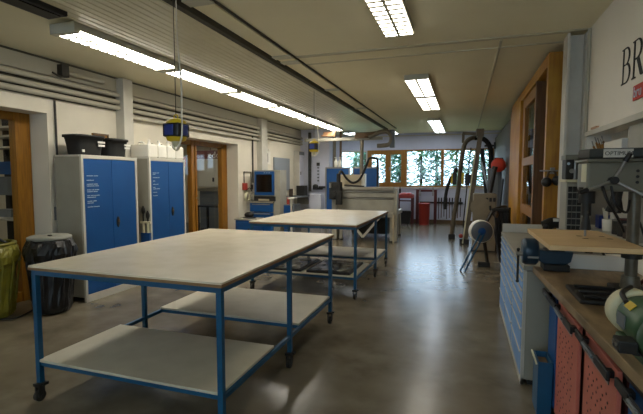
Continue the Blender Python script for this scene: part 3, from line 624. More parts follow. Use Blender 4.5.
for k in range(9):
    x=-.80+k*.085
    t=thing('hanging_tool',['first','second','third','fourth','fifth','sixth','seventh','eighth','ninth'][k]+' long handled tool from the left on the dark far wall rail','tool',(x,14.5,.1),'tools hanging from the far wall rail')
    MB().cyl((x,14.50,.16+.04*(k%3)),(x,14.50,.75),.012,n=8).build('handle',('dark_steel','brown','iron')[k%3],t); MB().box(x-.02,x+.02,14.485,14.515,.73,.86).build('head','iron',t,.004)

# ---------------------------------------------------------------- stand with hoses, beige machine, red ball
t=thing('hose_stand','tall steel stand with sloping beam and arched tan duct, beside the far windows','stand',(.1,10.6,0))
MB().tube([(-.28,11,.12),(-.24,11,.55),(-.19,11,.9),(-.14,11,1.34),(-.1,11,1.83),(-.06,11,2.18),(.0,11,2.38),(.14,11,2.48),(.32,11,2.48),(.46,11,2.41),(.55,11,2.26),(.58,11,2.06),(.58,11,1.8)],.052,12).build('duct','brass_tan',t)
MB().tube([(.20,10.98,2.48),(.33,10.98,2.475),(.46,10.98,2.40),(.55,10.98,2.25),(.575,10.98,2.05),(.575,10.98,1.75)],.056,12).build('black_hose','black_matte',t)
MB().beam((.03,10.3,.0),(.31,10.3,2.52),.12,.10).build('beam','brass_tan',t)
MB().beam((-.02,10.24,.02),(.21,10.24,2.1),.04,.03).build('rail','cream',t)
MB().beam((-.08,10.62,2.56),(.38,10.62,2.53),.07,.07).beam((-.06,10.62,2.56),(-.06,10.62,2.34),.06,.06).box(.22,.38,10.25,10.66,2.46,2.62).build('top_bar','brass_tan',t)
MB().beam((.37,11,2.22),(.63,10.9,.0),.09,.09).build('strut','iron',t); MB().beam((.36,10.8,1.9),(.56,10.8,1.1),.04,.04).build('thin_strut','steel',t); MB().beam((.70,11,1.68),(.52,11,.9),.1,.08).build('dark_strut','black',t)
MB().cyl((-.02,11.02,.3),(.12,11.02,2.25),.014).build('rod','iron',t)
MB().box(-.36,-.2,10.94,11.06,0,.13).build('foot','iron',t,.01)
MB().box(-.09,.12,10.22,10.44,0,.12).build('base_plate','iron',t,.005); MB().sph((-.06,10.16,.2),.05).build('knob','red_bright',t)
t=thing('motor_unit','black and yellow motor unit clamped on the tan duct','motor',(-.1,10.85,1.35))
MB().box(-.28,-.19,10.78,10.92,1.36,1.66).build('body','black',t,.015); MB().box(.0,.1,10.78,10.92,1.33,1.62).build('body','black',t,.015); MB().box(-.32,-.28,10.78,10.9,1.38,1.62).build('bracket','yellow',t,.005); MB().box(-.08,-.02,10.78,10.92,1.36,1.64).build('bracket','yellow',t,.005); MB().sph((-.22,10.85,1.70),.06).build('knob','black',t); MB().box(.10,.16,10.8,10.9,1.38,1.6).build('cover','drill_dark',t,.006)
tag(MB().tube([(-.45,10.85,.75),(-.45,10.85,.95),(-.42,10.85,1.2),(-.36,10.85,1.42),(-.3,10.85,1.55)],.04,10).build('black_hose','black_matte'),'thick black hose curving up to the yellow motor unit','hose')
t=thing('beige_machine','beige machine cabinet with round cover beside the steel stand','machine',(.4,9.5,0))
MB().box(.17,.62,9.3,9.75,.02,1.2).build('body','dull_beige',t,.02); MB().lathe((.32,9.3,.93),[(0,.0),(.19,.0),(.2,-.01),(.2,-.02)],(0,1,0),n=28).torus((.32,9.295,.93),.19,.007,(0,1,0)).build('round_cover','dull_beige',t)
b=MB(); [b.box(x,x+.05,9.285,9.3,1.04,1.12) for x in (.41,.48,.55)]; b.build('switch','black',t,.006); MB().box(.15,.64,9.28,9.77,0,.03).build('plinth','iron',t)
tag(MB().cyl((.5,9.5,1.215),(.58,9.5,1.72),.045).cyl((.575,9.5,1.70),(.585,9.5,1.76),.055).build('dark_post','black'),'short black sloping post on top of the beige machine','post')
t=thing('red_disc_lamp','round orange-red buffer on a black mount at the dark panel','buffer',(.7,10.5,1.86))
MB().sph((.71,10.40,1.81),(.16,.11,.16),20).build('buffer','ball_red',t); MB().cyl((.71,10.5,1.81),(.78,10.62,1.81),.06).box(.64,.82,10.56,10.66,1.74,1.98).build('mount','black',t,.01); MB().box(.72,.80,10.58,10.66,0,1.7).build('post','slate',t)
tag(MB().box(.5,.78,10.7,10.72,0,1.75).build('leaning_sheet','grey_panel'),'tall blue-grey sheet leaning behind the beige machine','sheet')
tag(MB().beam((.66,9.9,.0),(.78,10.0,1.5),.14,.03).build('dark_board','iron'),'dark narrow board leaning at the panel right of the beige machine','board')
tag(MB().cyl((.55,14.2,2.5),(.83,14.2,2.5),.03).box(.82,.869,14.1,14.3,2.4,2.6).build('black_bracket','black'),'little black bracket near the ceiling right of the steel stand','bracket')
# strap reel
t=thing('strap_reel','white strapping reel with blue hub on thin blue legs','reel',(.25,7.55,0))
MB().lathe((.255,7.62,.64),[(.05,0),(.182,.0),(.188,.01),(.188,.12),(.182,.13),(.05,.13)],(0.25,-1,0),n=36).build('roll','white_plastic',t)
MB().lathe((.255,7.62,.64),[(0,.14),(.062,.14),(.07,.125)],(0.25,-1,0),n=24).build('hub','cab_blue',t); b=MB(); u=Vector((.25,-1,0)).normalized(); c=Vector((.255,7.62,.64))+u*.132
b.lathe(c,[(.07,.0),(.174,.0),(.174,.004),(.07,.004)],(0.25,-1,0),n=36); b.build('flange','slate',t)
MB().beam((.26,7.45,.62),(-.04,7.30,.0),.022,.02).build('leg','frame_blue',t); MB().beam((.32,7.47,.60),(.03,7.26,.0),.022,.02).build('leg','frame_blue',t)
MB().beam((.30,7.66,.66),(.46,7.8,.97),.05,.03).beam((.44,7.8,.98),(.66,7.82,1.0),.05,.04).build('arm','iron',t)
MB().beam((.3,7.65,.66),(.40,7.76,.08),.04,.04).build('rear_leg','iron',t); MB().box(.24,.44,7.72,7.80,0,.08).build('base','iron',t,.005)
t=thing('black_trolley','dark folded trolley under a black cover behind the drawer cabinet','trolley',(.6,7.9,0))
MB().prism([(.43,.93),(.50,1.0),(.74,1.01),(.78,.6),(.76,.10),(.60,.05),(.55,.32),(.50,.58),(.53,.80)],'Y',7.9,8.08).build('cover','black_matte',t,.03)
b=MB(); [b.tube([(.50+.05*k,7.885,.93),(.54+.045*k,7.87,.6),(.60+.035*k,7.885,.15)],.016,8) for k in range(5)]; b.build('folds','black',t)
MB().cyl((.74,7.95,.05),(.74,7.95,1.02),.02).cyl((.70,8.1,.05),(.70,8.1,1.02),.02).tube([(.70,8.1,1.02),(.6,7.95,1.03),(.44,7.86,.98),(.42,7.86,1.05)],.02).build('frame','iron',t)
MB().cyl((.62,7.95,.06),(.68,7.95,.06),.06).cyl((.66,8.1,.06),(.72,8.1,.06),.06).build('wheel','rubber',t); MB().sph((.53,7.86,.9),(.03,.03,.06)).build('clasp','brown',t)

# ---------------------------------------------------------------- drawer cabinet on the right
t=thing('drawer_cabinet','long grey cabinet with three columns of light blue drawers','cabinet',(.8,4.45,0))
cx,cy0,cy1=.427,3.40,5.41
MB().box(cx+.02,1.12,cy0,cy1,.04,.86).build('body','cab_grey',t,.003)
MB().box(cx+.05,1.12,cy0+.02,cy1-.02,0,.04).build('plinth','iron',t)
MB().box(cx-.005,1.12,cy0-.005,cy1+.005,.865,.90).build('worktop','cab_grey',t,.004)
MB().box(cx+.005,1.11,cy1-.02,cy1+.005,.90,1.0).build('upstand','white_steel',t,.003); MB().box(.62,1.11,cy0-.003,cy0+.018,.90,1.0).build('upstand','white_plastic',t,.003)
f=MB(); cw=(cy1-cy0)/3
for k in range(4): f.box(cx-.002,cx+.02,cy0+k*cw-(.024 if k else 0),cy0+k*cw+(.024 if k<3 else 0),.0,.862)
f.box(cx-.001,cx+.02,cy0,cy1,.0,.05); f.build('front_frame','white_steel',t,.002)
hs=[.855,.79,.715,.63,.54,.42,.25,.055]
for k in range(3):
    for a,c in zip(hs[:-1],hs[1:]):
        d=MB().box(cx-.004,cx+.018,cy0+k*cw+.026,cy0+(k+1)*cw-.026,c+.006,a-.006).build('drawer','drawer_blue',t,.003)
        MB().box(cx-.012,cx-.004,cy0+k*cw+.03,cy0+(k+1)*cw-.03,a-.017,a-.008).build('handle','white_steel',d)
# things on the drawer cabinet
t=thing('power_tool','black power tool with pale badge lying far on drawer cabinet','tool',(.93,4.95,.9))
MB().tube([(.80,4.93,1.03),(.88,4.95,1.07),(.98,4.97,1.055),(1.07,4.97,1.02)],lambda q:.065-.02*q,10).build('body','black',t); MB().box(.78,.86,4.86,5.02,.902,1.0).build('guard','iron',t,.01); MB().box(.96,1.06,4.9,5.02,.902,1.0).build('battery','iron',t,.01); MB().box(.87,.92,4.885,4.91,1.09,1.12).build('badge','paper',t); MB().sph((.80,4.87,1.03),(.03,.05,.03)).build('front_handle','rubber',t)
t=thing('power_tool','long black power tool in front of the parts tower','tool',(.90,4.15,.9))
MB().tube([(.80,4.14,1.03),(.87,4.15,1.045),(.95,4.16,1.04),(1.05,4.17,1.01)],lambda q:.04+.012*math.sin(3*q),10).build('body','black_matte',t); MB().box(.79,.86,4.08,4.2,.902,1.0).build('stand_block','iron',t,.008); MB().box(.98,1.04,4.1,4.2,.902,.98).build('battery','iron',t,.008); MB().box(.88,.93,4.09,4.11,1.05,1.075).build('switch','slate',t); MB().tube([(1.04,4.17,1.02),(1.08,4.1,.96),(1.09,4.0,.912)],.01).build('lead','rubber',t)
t=thing('parts_tower','grey upright parts tower with rows of small dark drawers','organiser',(.93,4.4,.9))
MB().box(.86,1.06,4.3,4.56,.901,1.50).build('body','cab_grey',t,.006)
b=MB()
for r in range(9):
    for k in range(3): b.box(.874+k*.036,.905+k*.036,4.292,4.3,.95+r*.058,.998+r*.058)
b.build('small_drawer','iron',t)
MB().box(.99,1.05,4.285,4.3,.95,1.45).build('side_strip','cab_grey',t,.003); MB().box(.85,1.07,4.29,4.57,1.50,1.523).build('top','cream',t,.003)
t=thing('dark_bench_machine','dark small machine with white button on top of parts tower','machine',(.95,4.42,1.523))
MB().box(.855,.92,4.33,4.5,1.524,1.72).box(.945,1.06,4.33,4.5,1.524,1.70).build('body','iron',t,.012); MB().box(.85,1.07,4.32,4.52,1.70,1.745).build('cover','drill_grey',t,.006); MB().cyl((.875,4.325,1.665),(.875,4.33,1.665),.012).build('button','letter_white',t)
MB().cyl((.935,4.36,1.524),(.935,4.36,1.70),.02).cyl((.90,4.32,1.6),(.90,4.29,1.6),.02).build('spindle','steel',t); MB().tube([(.98,4.32,1.66),(1.0,4.27,1.6),(1.02,4.29,1.54)],.012).build('cable','black',t)
# wall recess: shelf with tools, white box, cup, dark boxes
t=thing('recess_shelf','grey metal shelf inside the recess of the right wall','shelf',(1.24,3.2,1.72)); MB().box(1.14,1.335,.9,4.8,1.73,1.75).build('board','steel',t,.003)
for y in (1.5,2.6,3.55,4.78): MB().box(1.15,1.335,y,y+.02,1.08,1.73).build('support','steel',t)
tag(MB().box(1.16,1.32,3.95,4.4,1.752,1.85).build('white_carton','paper',None,.004),'white carton on the grey shelf below the sign','box')
tag(MB().box(1.17,1.32,3.2,3.85,1.752,1.93).build('grey_crate','machine_grey',None,.006),'wide grey crate on the recess shelf above the drill press','box')
tag(MB().box(1.105,1.13,4.45,4.62,1.986,2.005).build('orange_strip','copper'),'small pale orange strip on the lower lip of sign wall','strip')
for k in range(7):
    y=4.74-.045*k; z=1.752
    t=thing('wood_handle_tool',['first','second','third','fourth','fifth','sixth','seventh'][k]+' wooden handled tool counted from the steel column on the recess shelf','hand tool',(1.2,y,z),'wooden handled tools on the recess shelf')
    MB().cyl((1.2+.02*(k%2),y,z),(1.17+.02*(k%2),y+.03,z+.09+.015*(k%3)),.012,.009,n=10).build('handle',('oak','brown')[k%2],t); MB().cyl((1.17+.02*(k%2),y+.03,z+.09+.015*(k%3)),(1.16+.02*(k%2),y+.045,z+.14+.015*(k%3)),.005,n=8).build('blade','steel',t)
t=thing('tool_cup','white cup of blue handled pens and tools on the ledge','cup',(1.22,4.35,1.08))
MB().lathe((1.2,4.3,1.079),[(.05,0),(.055,.1),(.05,.1),(.045,.01),(0,.01)],n=18).build('cup','white_plastic',t)
b=MB(); [b.cyl((1.2+.02*math.cos(a),4.3+.02*math.sin(a),1.09),(1.2+.05*math.cos(a),4.3+.06*math.sin(a),1.27+.02*math.sin(3*a)),.007,n=8) for a in (0,1,2,3,4,5)]; b.build('pen','white_plastic',t)
t=thing('cable_bundle','dark bundle of hoses and cables hanging over the white tool cup','cables',(1.15,3.95,1.3))
b=MB(); [b.tube([(1.16+.03*math.sin(k),3.95+.035*k-.12,1.72),(1.12+.03*math.cos(2*k),3.93+.04*k-.12,1.55),(1.14,3.98+.02*k-.1,1.40),(1.13+.03*math.sin(k),3.95+.03*k-.1,1.27)],.022,8) for k in range(7)]; b.build('hoses','black_matte',t); MB().cyl((1.09,4.0,1.69),(1.33,4.0,1.69),.012).build('hook','steel',t)
tag(MB().box(1.16,1.27,4.44,4.56,1.079,1.2).build('blue_box','socket_blue',None,.008),'small blue box beside the white tool cup','box')
for k,(y,h,m) in enumerate([(4.06,.11,'iron'),(3.93,.13,'black'),(3.8,.1,'dark_brown'),(3.67,.12,'iron')]):
    t=thing('dark_tin',['dark tin nearest the white tool cup','black tin second from the tool cup','brown tin third from the tool cup','dark tin last before the drill column'][k],'tin',(1.22,y,1.079),'tins on the ledge'); MB().cyl((1.21,y,1.079),(1.21,y,1.079+h),.055).build('body',m,t); MB().cyl((1.21,y,1.079+h),(1.21,y,1.09+h),.058).build('lid',('steel','red_dark','steel','slate')[k],t)
# ear defenders on the pine panel
t=thing('ear_defenders','pair of round black ear cups hanging from rod on the pine post','ear defenders',(.9,5.3,1.5))
MB().sph((.855,5.26,1.49),(.055,.05,.055)).sph((.955,5.26,1.505),(.05,.05,.055)).build('cup','black',t); MB().tube([(.86,5.28,1.53),(.88,5.3,1.60),(.91,5.31,1.61),(.94,5.3,1.60),(.955,5.28,1.54)],.012).build('headband','brown',t); MB().cyl((.79,5.3,1.615),(.97,5.3,1.615),.008).box(.9,.94,5.3,5.36,1.58,1.65).build('hook','steel',t)

# ---------------------------------------------------------------- workbench
t=thing('workbench','long worn wooden workbench along the right wall','workbench',(.82,2.2,0))
MB().prism([(.585,.9),(1.125,.9),(1.125,3.385),(.482,3.385)],'Z',.855,.90).build('worktop','bench_wood',t,.004)
MB().box(.58,.62,1.0,1.05,0,.855).build('leg','dark_brown',t); MB().box(1.05,1.1,1.0,1.05,0,.855).build('leg','dark_brown',t); MB().box(.60,.64,3.28,3.33,0,.855).build('leg','dark_brown',t); MB().box(1.05,1.1,3.28,3.33,0,.855).build('leg','dark_brown',t)
MB().box(.6,1.1,1.05,3.28,.78,.855).build('rail','dark_brown',t)
def front_unit(name,label,y0,y1,m,holes,group):
    t=thing(name,label,'cabinet',(.8,(y0+y1)/2,0),group)
    MB().box(.622,1.04,y0+.012,y1-.012,.06,.80).build('body','red_dark' if holes else 'deep_blue',t,.004)
    MB().box(.63,1.02,y0+.02,y1-.02,0,.06).build('plinth','iron',t)
    xo=.0 if y0>2.0 else .018 if y0>1.5 else .035
    d=MB().box(.565+xo,.584+xo,y0,y1,.07,.79).build('door',m,t,.004)
    if holes:
        b=MB()
        for r in range(18):
            for c in range(5):
                yy=y0+.10+(y1-y0-.20)*c/4+(.0 if r%2 else .02); z=.16+r*.03
                if r%6!=5: b.cyl((.5635+xo,yy,z),(.566+xo,yy,z),.006,n=8)
        b.build('hole_pattern','black',d)
    h=MB(); h.box(.532+xo,.566+xo,y0+.03,y0+.07,.745,.775).box(.532+xo,.566+xo,y1-.07,y1-.03,.745,.775); h.box(.522+xo,.536+xo,y0-.02,y0+.16,.752,.79).box(.522+xo,.536+xo,y1-.12,y1+.02,.752,.79).box(.525+xo,.534+xo,y0+.16,y1-.12,.758,.784); h.build('handle','black',d,.005)
    MB().box(.532+xo,.5355+xo,y0-.01,y1-.05,.735,.751).build('handle_strip','steel',d); MB().cyl((.521+xo,y0+.17,.772),(.521+xo,y1-.13,.772),.007).build('grip_bar','slate',d)
    return t
front_unit('tool_cabinet','red perforated tool cabinet under the bench, nearest the blue bin',2.42,2.92,'red_panel',True,'red tool cabinets under the bench')
front_unit('tool_cabinet','red perforated tool cabinet under the bench, beside the grinder corner',1.90,2.37,'red_panel',True,'red tool cabinets under the bench')
front_unit('bench_drawer_unit','slim bright blue cabinet under the far end of the bench',2.96,3.19,'cab_blue',False,'blue cabinets under the bench')
front_unit('bench_drawer_unit','blue cabinet under the bench at the lower right picture corner',1.15,1.83,'cab_blue',False,'blue cabinets under the bench')
t=thing('waste_box','small blue bin with wire handle at the end of the drawer cabinet','bin',(.51,3.05,0))
b=MB(); b.box(.475,.56,2.97,2.98,.005,.36).box(.475,.56,3.16,3.17,.005,.36).box(.475,.483,2.98,3.16,.005,.36).box(.552,.56,2.98,3.16,.005,.36).box(.475,.56,2.97,3.17,0,.006); b.build('body','frame_blue',t,.003)
MB().tube([(.47,3.0,.33),(.455,3.03,.38),(.455,3.11,.38),(.47,3.14,.33)],.006).build('handle','cream',t); MB().box(.49,.55,2.99,3.15,.28,.33).build('contents','brown',t,.01)

# vise
t=thing('bench_vise','dark blue bench vise on the far corner of the bench','vise',(.6,3.305,.9))
MB().box(.53,.69,3.235,3.39,.901,.946).build('base','iron',t,.006)
MB().prism([(.53,.945),(.67,.945),(.70,.965),(.715,1.035),(.50,1.04),(.50,.965)],'Y',3.265,3.375).build('body','vise_blue',t,.008); MB().box(.54,.66,3.255,3.385,1.035,1.043).build('anvil','iron',t,.003)
MB().lathe((.45,3.320,1.02),[(.03,-.05),(.085,-.05),(.095,-.03),(.095,.035),(.08,.05),(.03,.05)],(1,0,.0),n=20).build('swivel_jaw','vise_blue',t); MB().box(.42,.5,3.245,3.265,1.02,1.05).box(.425,.495,3.225,3.250,.985,1.0).build('jaw_plate','steel',t,.003)
MB().cyl((.36,3.320,1.0),(.45,3.320,1.0),.016).build('screw','steel',t); MB().cyl((.375,3.320,.80),(.375,3.320,1.03),.008).sph((.375,3.320,.80),.012).sph((.375,3.320,1.03),.012).build('handle','iron',t)

# drill press
t=thing('drill_press','grey pillar drill press with round column on the workbench','drill press',(.88,2.76,.9))
MB().box(.57,.84,2.44,2.78,.901,.925).box(.80,.96,2.66,2.86,.901,.935).build('base','iron',t,.008); MB().box(.60,.80,2.48,2.51,.925,.938).box(.60,.80,2.59,2.62,.925,.938).box(.60,.80,2.70,2.73,.925,.938).build('base_rib','iron',t,.004)
MB().cyl((.885,2.76,.93),(.885,2.76,1.60),.030,n=24).cyl((.885,2.76,.935),(.885,2.76,1.0),.05,.042).build('column','drill_column',t)
MB().box(.74,.93,2.70,2.82,1.125,1.17).cyl((.885,2.76,1.10),(.885,2.76,1.17),.05).build('table_bracket','iron',t,.008); MB().box(.52,.78,2.62,2.9,1.155,1.176).build('drill_table','iron',t,.006)
hd=MB().prism([(.63,1.47),(.90,1.47),(.97,1.53),(.97,1.632),(.63,1.632)],'Y',2.66,2.88).build('head','drill_grey',t,.012)
MB().prism([(.70,2.62),(1.08,2.62),(1.12,2.70),(1.12,2.84),(1.08,2.9),(.70,2.9),(.635,2.86),(.605,2.76),(.635,2.66)],'Z',1.645,1.70).build('belt_cover','drill_dark',t,.012)
MB().box(.62,1.1,2.63,2.89,1.630,1.644).build('cover_base','drill_grey',t,.003)
MB().box(.690,.822,2.612,2.62,1.650,1.694).build('name_plate','white_steel',t)
font_mesh('name_lettering','OPTIMUM',.029,'iron',t,(.694,2.611,1.662),FACE_MY)
MB().cyl((.655,2.76,1.40),(.655,2.76,1.49),.042).cyl((.655,2.76,1.33),(.655,2.76,1.40),.026).cyl((.655,2.76,1.25),(.655,2.76,1.33),.03,.016).build('spindle','iron',t); MB().cyl((.655,2.76,1.212),(.655,2.76,1.26),.006).build('drill_bit','steel',t)
hub=Vector((.745,2.63,1.53)); MB().cyl((.745,2.66,1.53),(.745,2.605,1.53),.02).build('feed_hub','iron',t)
for (dx,dz) in ((-.125,-.05),(.04,.10),(.125,-.075)):
    e=hub+Vector((dx,-.03,dz)); d=(e-hub).normalized(); s=MB().cyl(hub,e,.0075,n=10).build('feed_spoke','steel',t); MB().cyl(e,e+d*.045,.014,.012).build('knob','black',s)
MB().tube([(.70,2.65,1.5),(.72,2.62,1.42),(.78,2.66,1.33),(.83,2.72,1.25)],.007).tube([(.74,2.65,1.5),(.76,2.63,1.40),(.82,2.66,1.36),(.85,2.72,1.42)],.007).build('cable','black',t); MB().cyl((.98,2.7,1.48),(.98,2.7,1.66),.075).build('motor','iron',t)
MB().tube([(.92,2.78,1.30),(.98,2.8,1.14),(1.06,2.85,.98),(1.1,2.9,.91)],.006).build('power_lead','black',t)
b=MB(); [b.cyl((x,2.655,z),(x,2.662,z),.008) for x,z in ((.86,1.58),(.86,1.55),(.86,1.52))]; b.build('screw','iron',hd); MB().box(.628,.632,2.68,2.78,1.52,1.62).build('scale','cream',hd)
t=thing('wood_board','pale plywood board with slots lying on the drill table','board',(.62,2.77,1.18))
MB().prism([(.415,2.40),(.845,2.40),(.835,2.72),(.815,3.14),(.405,3.14)],'Z',1.177,1.203).build('board','board_wood',t,.002)
for (x,y) in ((0.641, 2.828), (0.649, 2.72), (0.761, 2.85), (0.774, 2.746)): MB().lathe((x,y,1.2032),[(.0,.0004),(.016,.0004),(.016,0)],n=16).build('slot','brown',t)
tag(MB().box(1.08,1.11,1.5,2.1,.902,1.3).build('leaning_board','board_wood',None,.003),'pale offcut leaning on the wall behind the grinder','board')
t=thing('clamp','small dark red clamp on the bench behind the drill column','clamp',(1.0,3.0,.9)); MB().tube([(1.0,2.98,.905),(1.02,2.96,.94),(1.06,2.95,.955)],.01).build('body','red_dark',t); MB().cyl((1.0,3.0,.91),(1.1,2.96,.955),.008).build('bar','steel',t)
# grinder
t=thing('bench_grinder','green bench grinder with cream wheel guard on the bench front','grinder',(.66,1.85,.9))
MB().prism([(.59,1.68),(.77,1.68),(.77,1.98),(.59,1.98)],'Z',.901,.93).build('base','grinder_green',t,.01)
MB().lathe((.665,1.985,1.003),[(.04,0),(.07,.01),(.084,.04),(.088,.12),(.084,.22),(.072,.25),(.03,.26)],(0,-1,0),n=28).build('motor','grinder_green',t); MB().box(.62,.71,1.76,1.94,.93,.96).build('neck','grinder_green',t)
MB().lathe((.665,2.035,.998),[(.062,-.035),(.085,-.035),(.092,-.025),(.092,.025),(.085,.035),(.062,.035)],(0,-1,0),n=32).build('wheel_guard','cream',t); MB().cyl((.665,2.065,.998),(.665,2.005,.998),.07,n=28).build('wheel','dark_steel',t)
MB().lathe((.665,1.665,1.0),[(.05,-.04),(.090,-.04),(.096,-.03),(.096,.03),(.090,.04),(.05,.04)],(0,-1,0),n=32).build('wheel_guard','grinder_green',t); MB().cyl((.665,1.615,1.0),(.665,1.70,1.0),.075,n=28).build('wheel','black_matte',t)
MB().box(.515,.575,1.68,1.75,.942,.985).box(.56,.62,1.69,1.76,.935,.95).build('tool_rest','black',t,.005); MB().cyl((.5145,1.70,.968),(.51,1.70,.968),.008).cyl((.5145,1.73,.968),(.51,1.73,.968),.008).build('rest_screw','steel',t)
MB().rbox((.600,1.86,1.066),(.004,.06,.03),(0,math.radians(45),0)).build('warning_label','yellow',t); MB().rbox((.576,1.87,1.006),(.004,.08,.05),(0,math.radians(2),0)).build('rating_plate','slate',t)
MB().tube([(.66,2.05,1.095),(.61,1.98,1.085),(.60,1.90,1.068)],.010).build('strap','iron',t)

# ---------------------------------------------------------------- sign lettering on the right wall
def glyph(name, outer, holes, parent, loc, depth=.004):
    cu=bpy.data.curves.new(name,'CURVE'); cu.dimensions='2D'; cu.fill_mode='BOTH'; cu.extrude=depth/2
    for pts in [outer]+holes:
        sp=cu.splines.new('POLY'); sp.points.add(len(pts)-1); sp.use_cyclic_u=True
        for p,q in zip(sp.points,pts): p.co=(q[0],q[1],0,1)
    tt=bpy.data.objects.new('tmp',cu); COL.objects.link(tt); bpy.context.view_layer.update()
    me=bpy.data.meshes.new_from_object(tt.evaluated_get(bpy.context.evaluated_depsgraph_get())); bpy.data.objects.remove(tt); bpy.data.curves.remove(cu)
    me.materials.clear(); me.materials.append(M['letter_black']); o=bpy.data.objects.new(name,me); COL.objects.link(o); o.rotation_euler=FACE_MX; o.location=loc
    return o
def arc(cx,cy,rx,ry,a0,a1,n=12): return [(cx+rx*math.cos(math.radians(a0+(a1-a0)*i/n)),cy+ry*math.sin(math.radians(a0+(a1-a0)*i/n))) for i in range(n+1)]
H=.268
Bo=[(0,0),(.10,0)]+arc(.10,.075,.085,.075,-90,62)+[(.128,.145)]+arc(.092,.204,.075,.064,-50,90)+[(0,H),(0,H-.008),(.024,H-.014),(.024,.014),(0,.008)]
Bh1=[(.046,.009),(.097,.009)]+arc(.097,.0725,.062,.0635,-90,90)+[(.046,.136)]
Bh2=[(.046,.144),(.087,.144)]+arc(.087,.2015,.055,.0575,-90,90)+[(.046,.259)]
tag(glyph('letter_b',Bo,[Bh1,Bh2],None,(RX-.003,3.915,2.248)),'tall black serif letter B on the white wall above the shelf','letter','black wall lettering')
Ro=[(0,0),(.075,0),(.075,.008),(.048,.014),(.048,.128),(.085,.128),(.155,.012),(.175,0),(.225,0),(.225,.008),(.205,.014),(.128,.134)]+arc(.095,.20,.083,.068,-60,90)+[(0,H),(0,H-.008),(.024,H-.014),(.024,.014),(0,.008)]
Rh=[(.048,.14),(.088,.14)]+arc(.088,.2,.06,.06,-90,90)+[(.048,.26)]
tag(glyph('letter_r',Ro,[Rh],None,(RX-.003,3.695,2.247)),'tall black serif letter R on the white wall at the right edge','letter','black wall lettering')
t=thing('red_sign','red box sign with white lettering under the black letters','sign',(RX,3.4,2.08)); MB().box(RX-.012,RX,3.15,3.63,2.085,2.19).build('plate','sign_red',t,.008)
font_mesh('sign_lettering','bru',.105,'letter_white',t,(RX-.0135,3.61,2.105),FACE_MX)

# ---------------------------------------------------------------- rooms seen through the doors
t=thing('shelf_rack','dark rack with pale boards and blue front seen through the left door','rack',(-6.0,4.4,0))
MB().box(-6.25,-5.6,4.35,4.4,0,2.6).build('back','black_matte',t); b=MB()
for z in (.5,.95,1.35,1.48,1.93,2.08,2.2): b.box(-6.25,-5.6,4.1,4.35,z,z+.025)
b.build('shelf','white_steel',t); MB().box(-6.25,-5.6,4.085,4.1,1.58,1.75).build('blue_front','cab_blue',t); MB().box(-6.25,-5.6,4.085,4.1,1.3,1.55).build('grey_front','slate',t)
tag(MB().cyl((-5.75,4.2,.976),(-5.75,4.2,1.06),.06).build('paper_roll','paper'),'grey paper roll on the rack behind the left door','roll')
tag(MB().box(-5.85,-5.6,3.96,4.08,1.02,1.12).build('storage_box','grey_panel'),'pale box in front of the rack behind the left door','box')
t=thing('shop_cabinet','white cabinet row in the room behind the glazed door','cabinet',(-6.6,9.6,0))
MB().box(-7.6,-6.0,11.0,11.6,1.25,2.3).build('body','paper',t,.005); b=MB(); [b.box(-7.55+.53*k,-7.05+.53*k,10.985,11.0,1.3,2.25) for k in range(3)]; b.build('door','white_plastic',t,.003); b=MB(); [b.box(-7.1+.53*k,-7.05+.53*k,10.97,10.985,1.4,1.52) for k in range(3)]; b.build('handle','iron',t); MB().box(-7.6,-6.0,10.9,11.6,1.12,1.2).build('worktop','steel',t)
MB().box(-7.6,-6.0,11.05,11.6,0,1.12).build('base','slate',t)
t=thing('shop_sign','dark red sign with pale letters behind the glazed door','sign',(-6.3,9.8,1.95)); MB().box(-6.9,-5.9,9.8,9.83,2.02,2.24).cyl((-6.4,9.815,2.24),(-6.4,9.815,3.0),.008).build('plate','red_dark',t); font_mesh('sign_lettering','edd',.24,'paper',t,(-6.46,9.795,2.04),FACE_MY)
t=thing('shop_table','dark desk with blue chair back behind the glazed door','desk',(-6.4,9.9,0)); MB().box(-7.0,-5.8,9.9,10.5,.72,.76).build('top','iron',t); b=MB(); [b.box(x,x+.05,y,y+.05,0,.72) for x in (-6.95,-5.9) for y in (9.95,10.4)]; b.build('leg','iron',t)
tag(MB().box(-5.75,-5.45,9.5,9.8,0,.62).build('blue_crate','cab_blue',None,.01),'blue crate on the floor behind the glazed door','crate')
tag(MB().box(-5.45,-5.40,7.15,7.4,1.75,1.95).box(-5.44,-5.41,7.18,7.22,0,1.75).build('red_notice','red_bright'),'red notice standing close behind the glazed door','notice')
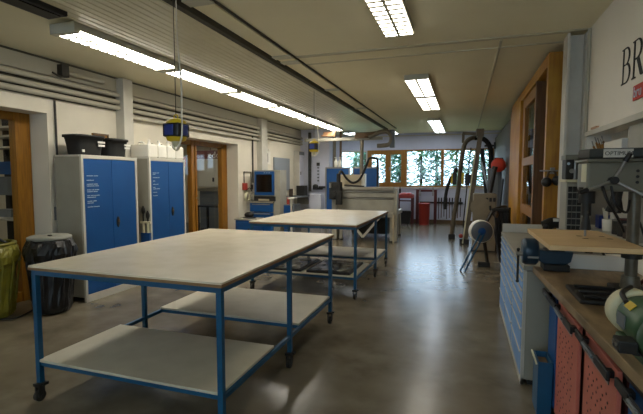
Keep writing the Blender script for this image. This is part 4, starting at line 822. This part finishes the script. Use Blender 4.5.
t=thing('store_cabinet','dark blue cabinet in the store room behind the pine wall','cabinet',(1.9,6.4,0)); MB().box(1.5,2.3,6.0,7.0,.05,2.0).build('body','deep_blue',t,.005); MB().box(1.485,1.5,6.02,6.98,.1,1.95).build('door','socket_blue',t,.003); MB().box(1.5,2.3,6.0,7.0,0,.05).build('plinth','iron',t)
t=thing('store_lamp','small lamp in the dark store room behind the pine wall','lamp',(1.5,7.6,2.2)); MB().box(1.5,1.9,7.5,7.6,2.22,2.3).cyl((1.7,7.55,2.3),(1.7,7.55,3.0),.008).build('housing','fixture',t); MB().box(1.52,1.88,7.51,7.59,2.205,2.222).build('diffuser','lamp_dim',t)

# ---------------------------------------------------------------- trees outside
def tree(x,y,h,r,m,label,seed):
    rnd=random.Random(seed); t=thing('tree',label,'tree',(x,y,-.3),'trees outside the far windows')
    MB().cyl((x,y,-.3),(x,y,h*.85),.16,.05,n=10).build('trunk','bark',t)
    v=[];f=[]
    for k in range(1300):
        z=-.2+h*rnd.random(); q=max(.15,math.sqrt(max(0,1-((z-h*.42)/(h*.62))**2)))*(1+.25*math.sin(z*4+seed))
        a=rnd.random()*6.283; rr=r*q*math.sqrt(rnd.random()); p=Vector((x+rr*math.cos(a),y+rr*math.sin(a),z)); s_=.11+.14*rnd.random()
        d=Vector((math.cos(a),math.sin(a),-.6+rnd.random())).normalized(); u,w_,_=frame_from(d+Vector((rnd.random()-.5,rnd.random()-.5,rnd.random()-.5))*.9)
        n=len(v); v+=[p-d*s_*1.7,p+u*s_*.6,p+d*s_*1.7,p-u*s_*.6]; f.append((n,n+1,n+2,n+3))
    b=MB(); b.add(v,f); b.build('foliage',m,t)
TL=['dark bushy tree outside the first window, left part','pale green tree outside the first window, right part','dark tree seen through the left pane of the wooden window','pale tree seen through the right pane of the wooden window','dark bushy tree at the left of the large middle window','pale tree in the middle of the large middle window','dark tree behind the thin mullion of the far windows','pale tree in the last window beside the tan duct','dark tree behind the sloping steel beam outside','pale tree outside at the right end of the windows']
for k in range(10): tree(-11.6+1.55*k,(37.5,40.5)[k%2],(5.2,5.7)[k%2]+.35*((k*7)%4)/3,1.25,('leaf2','leaf')[k%2],TL[k],k)
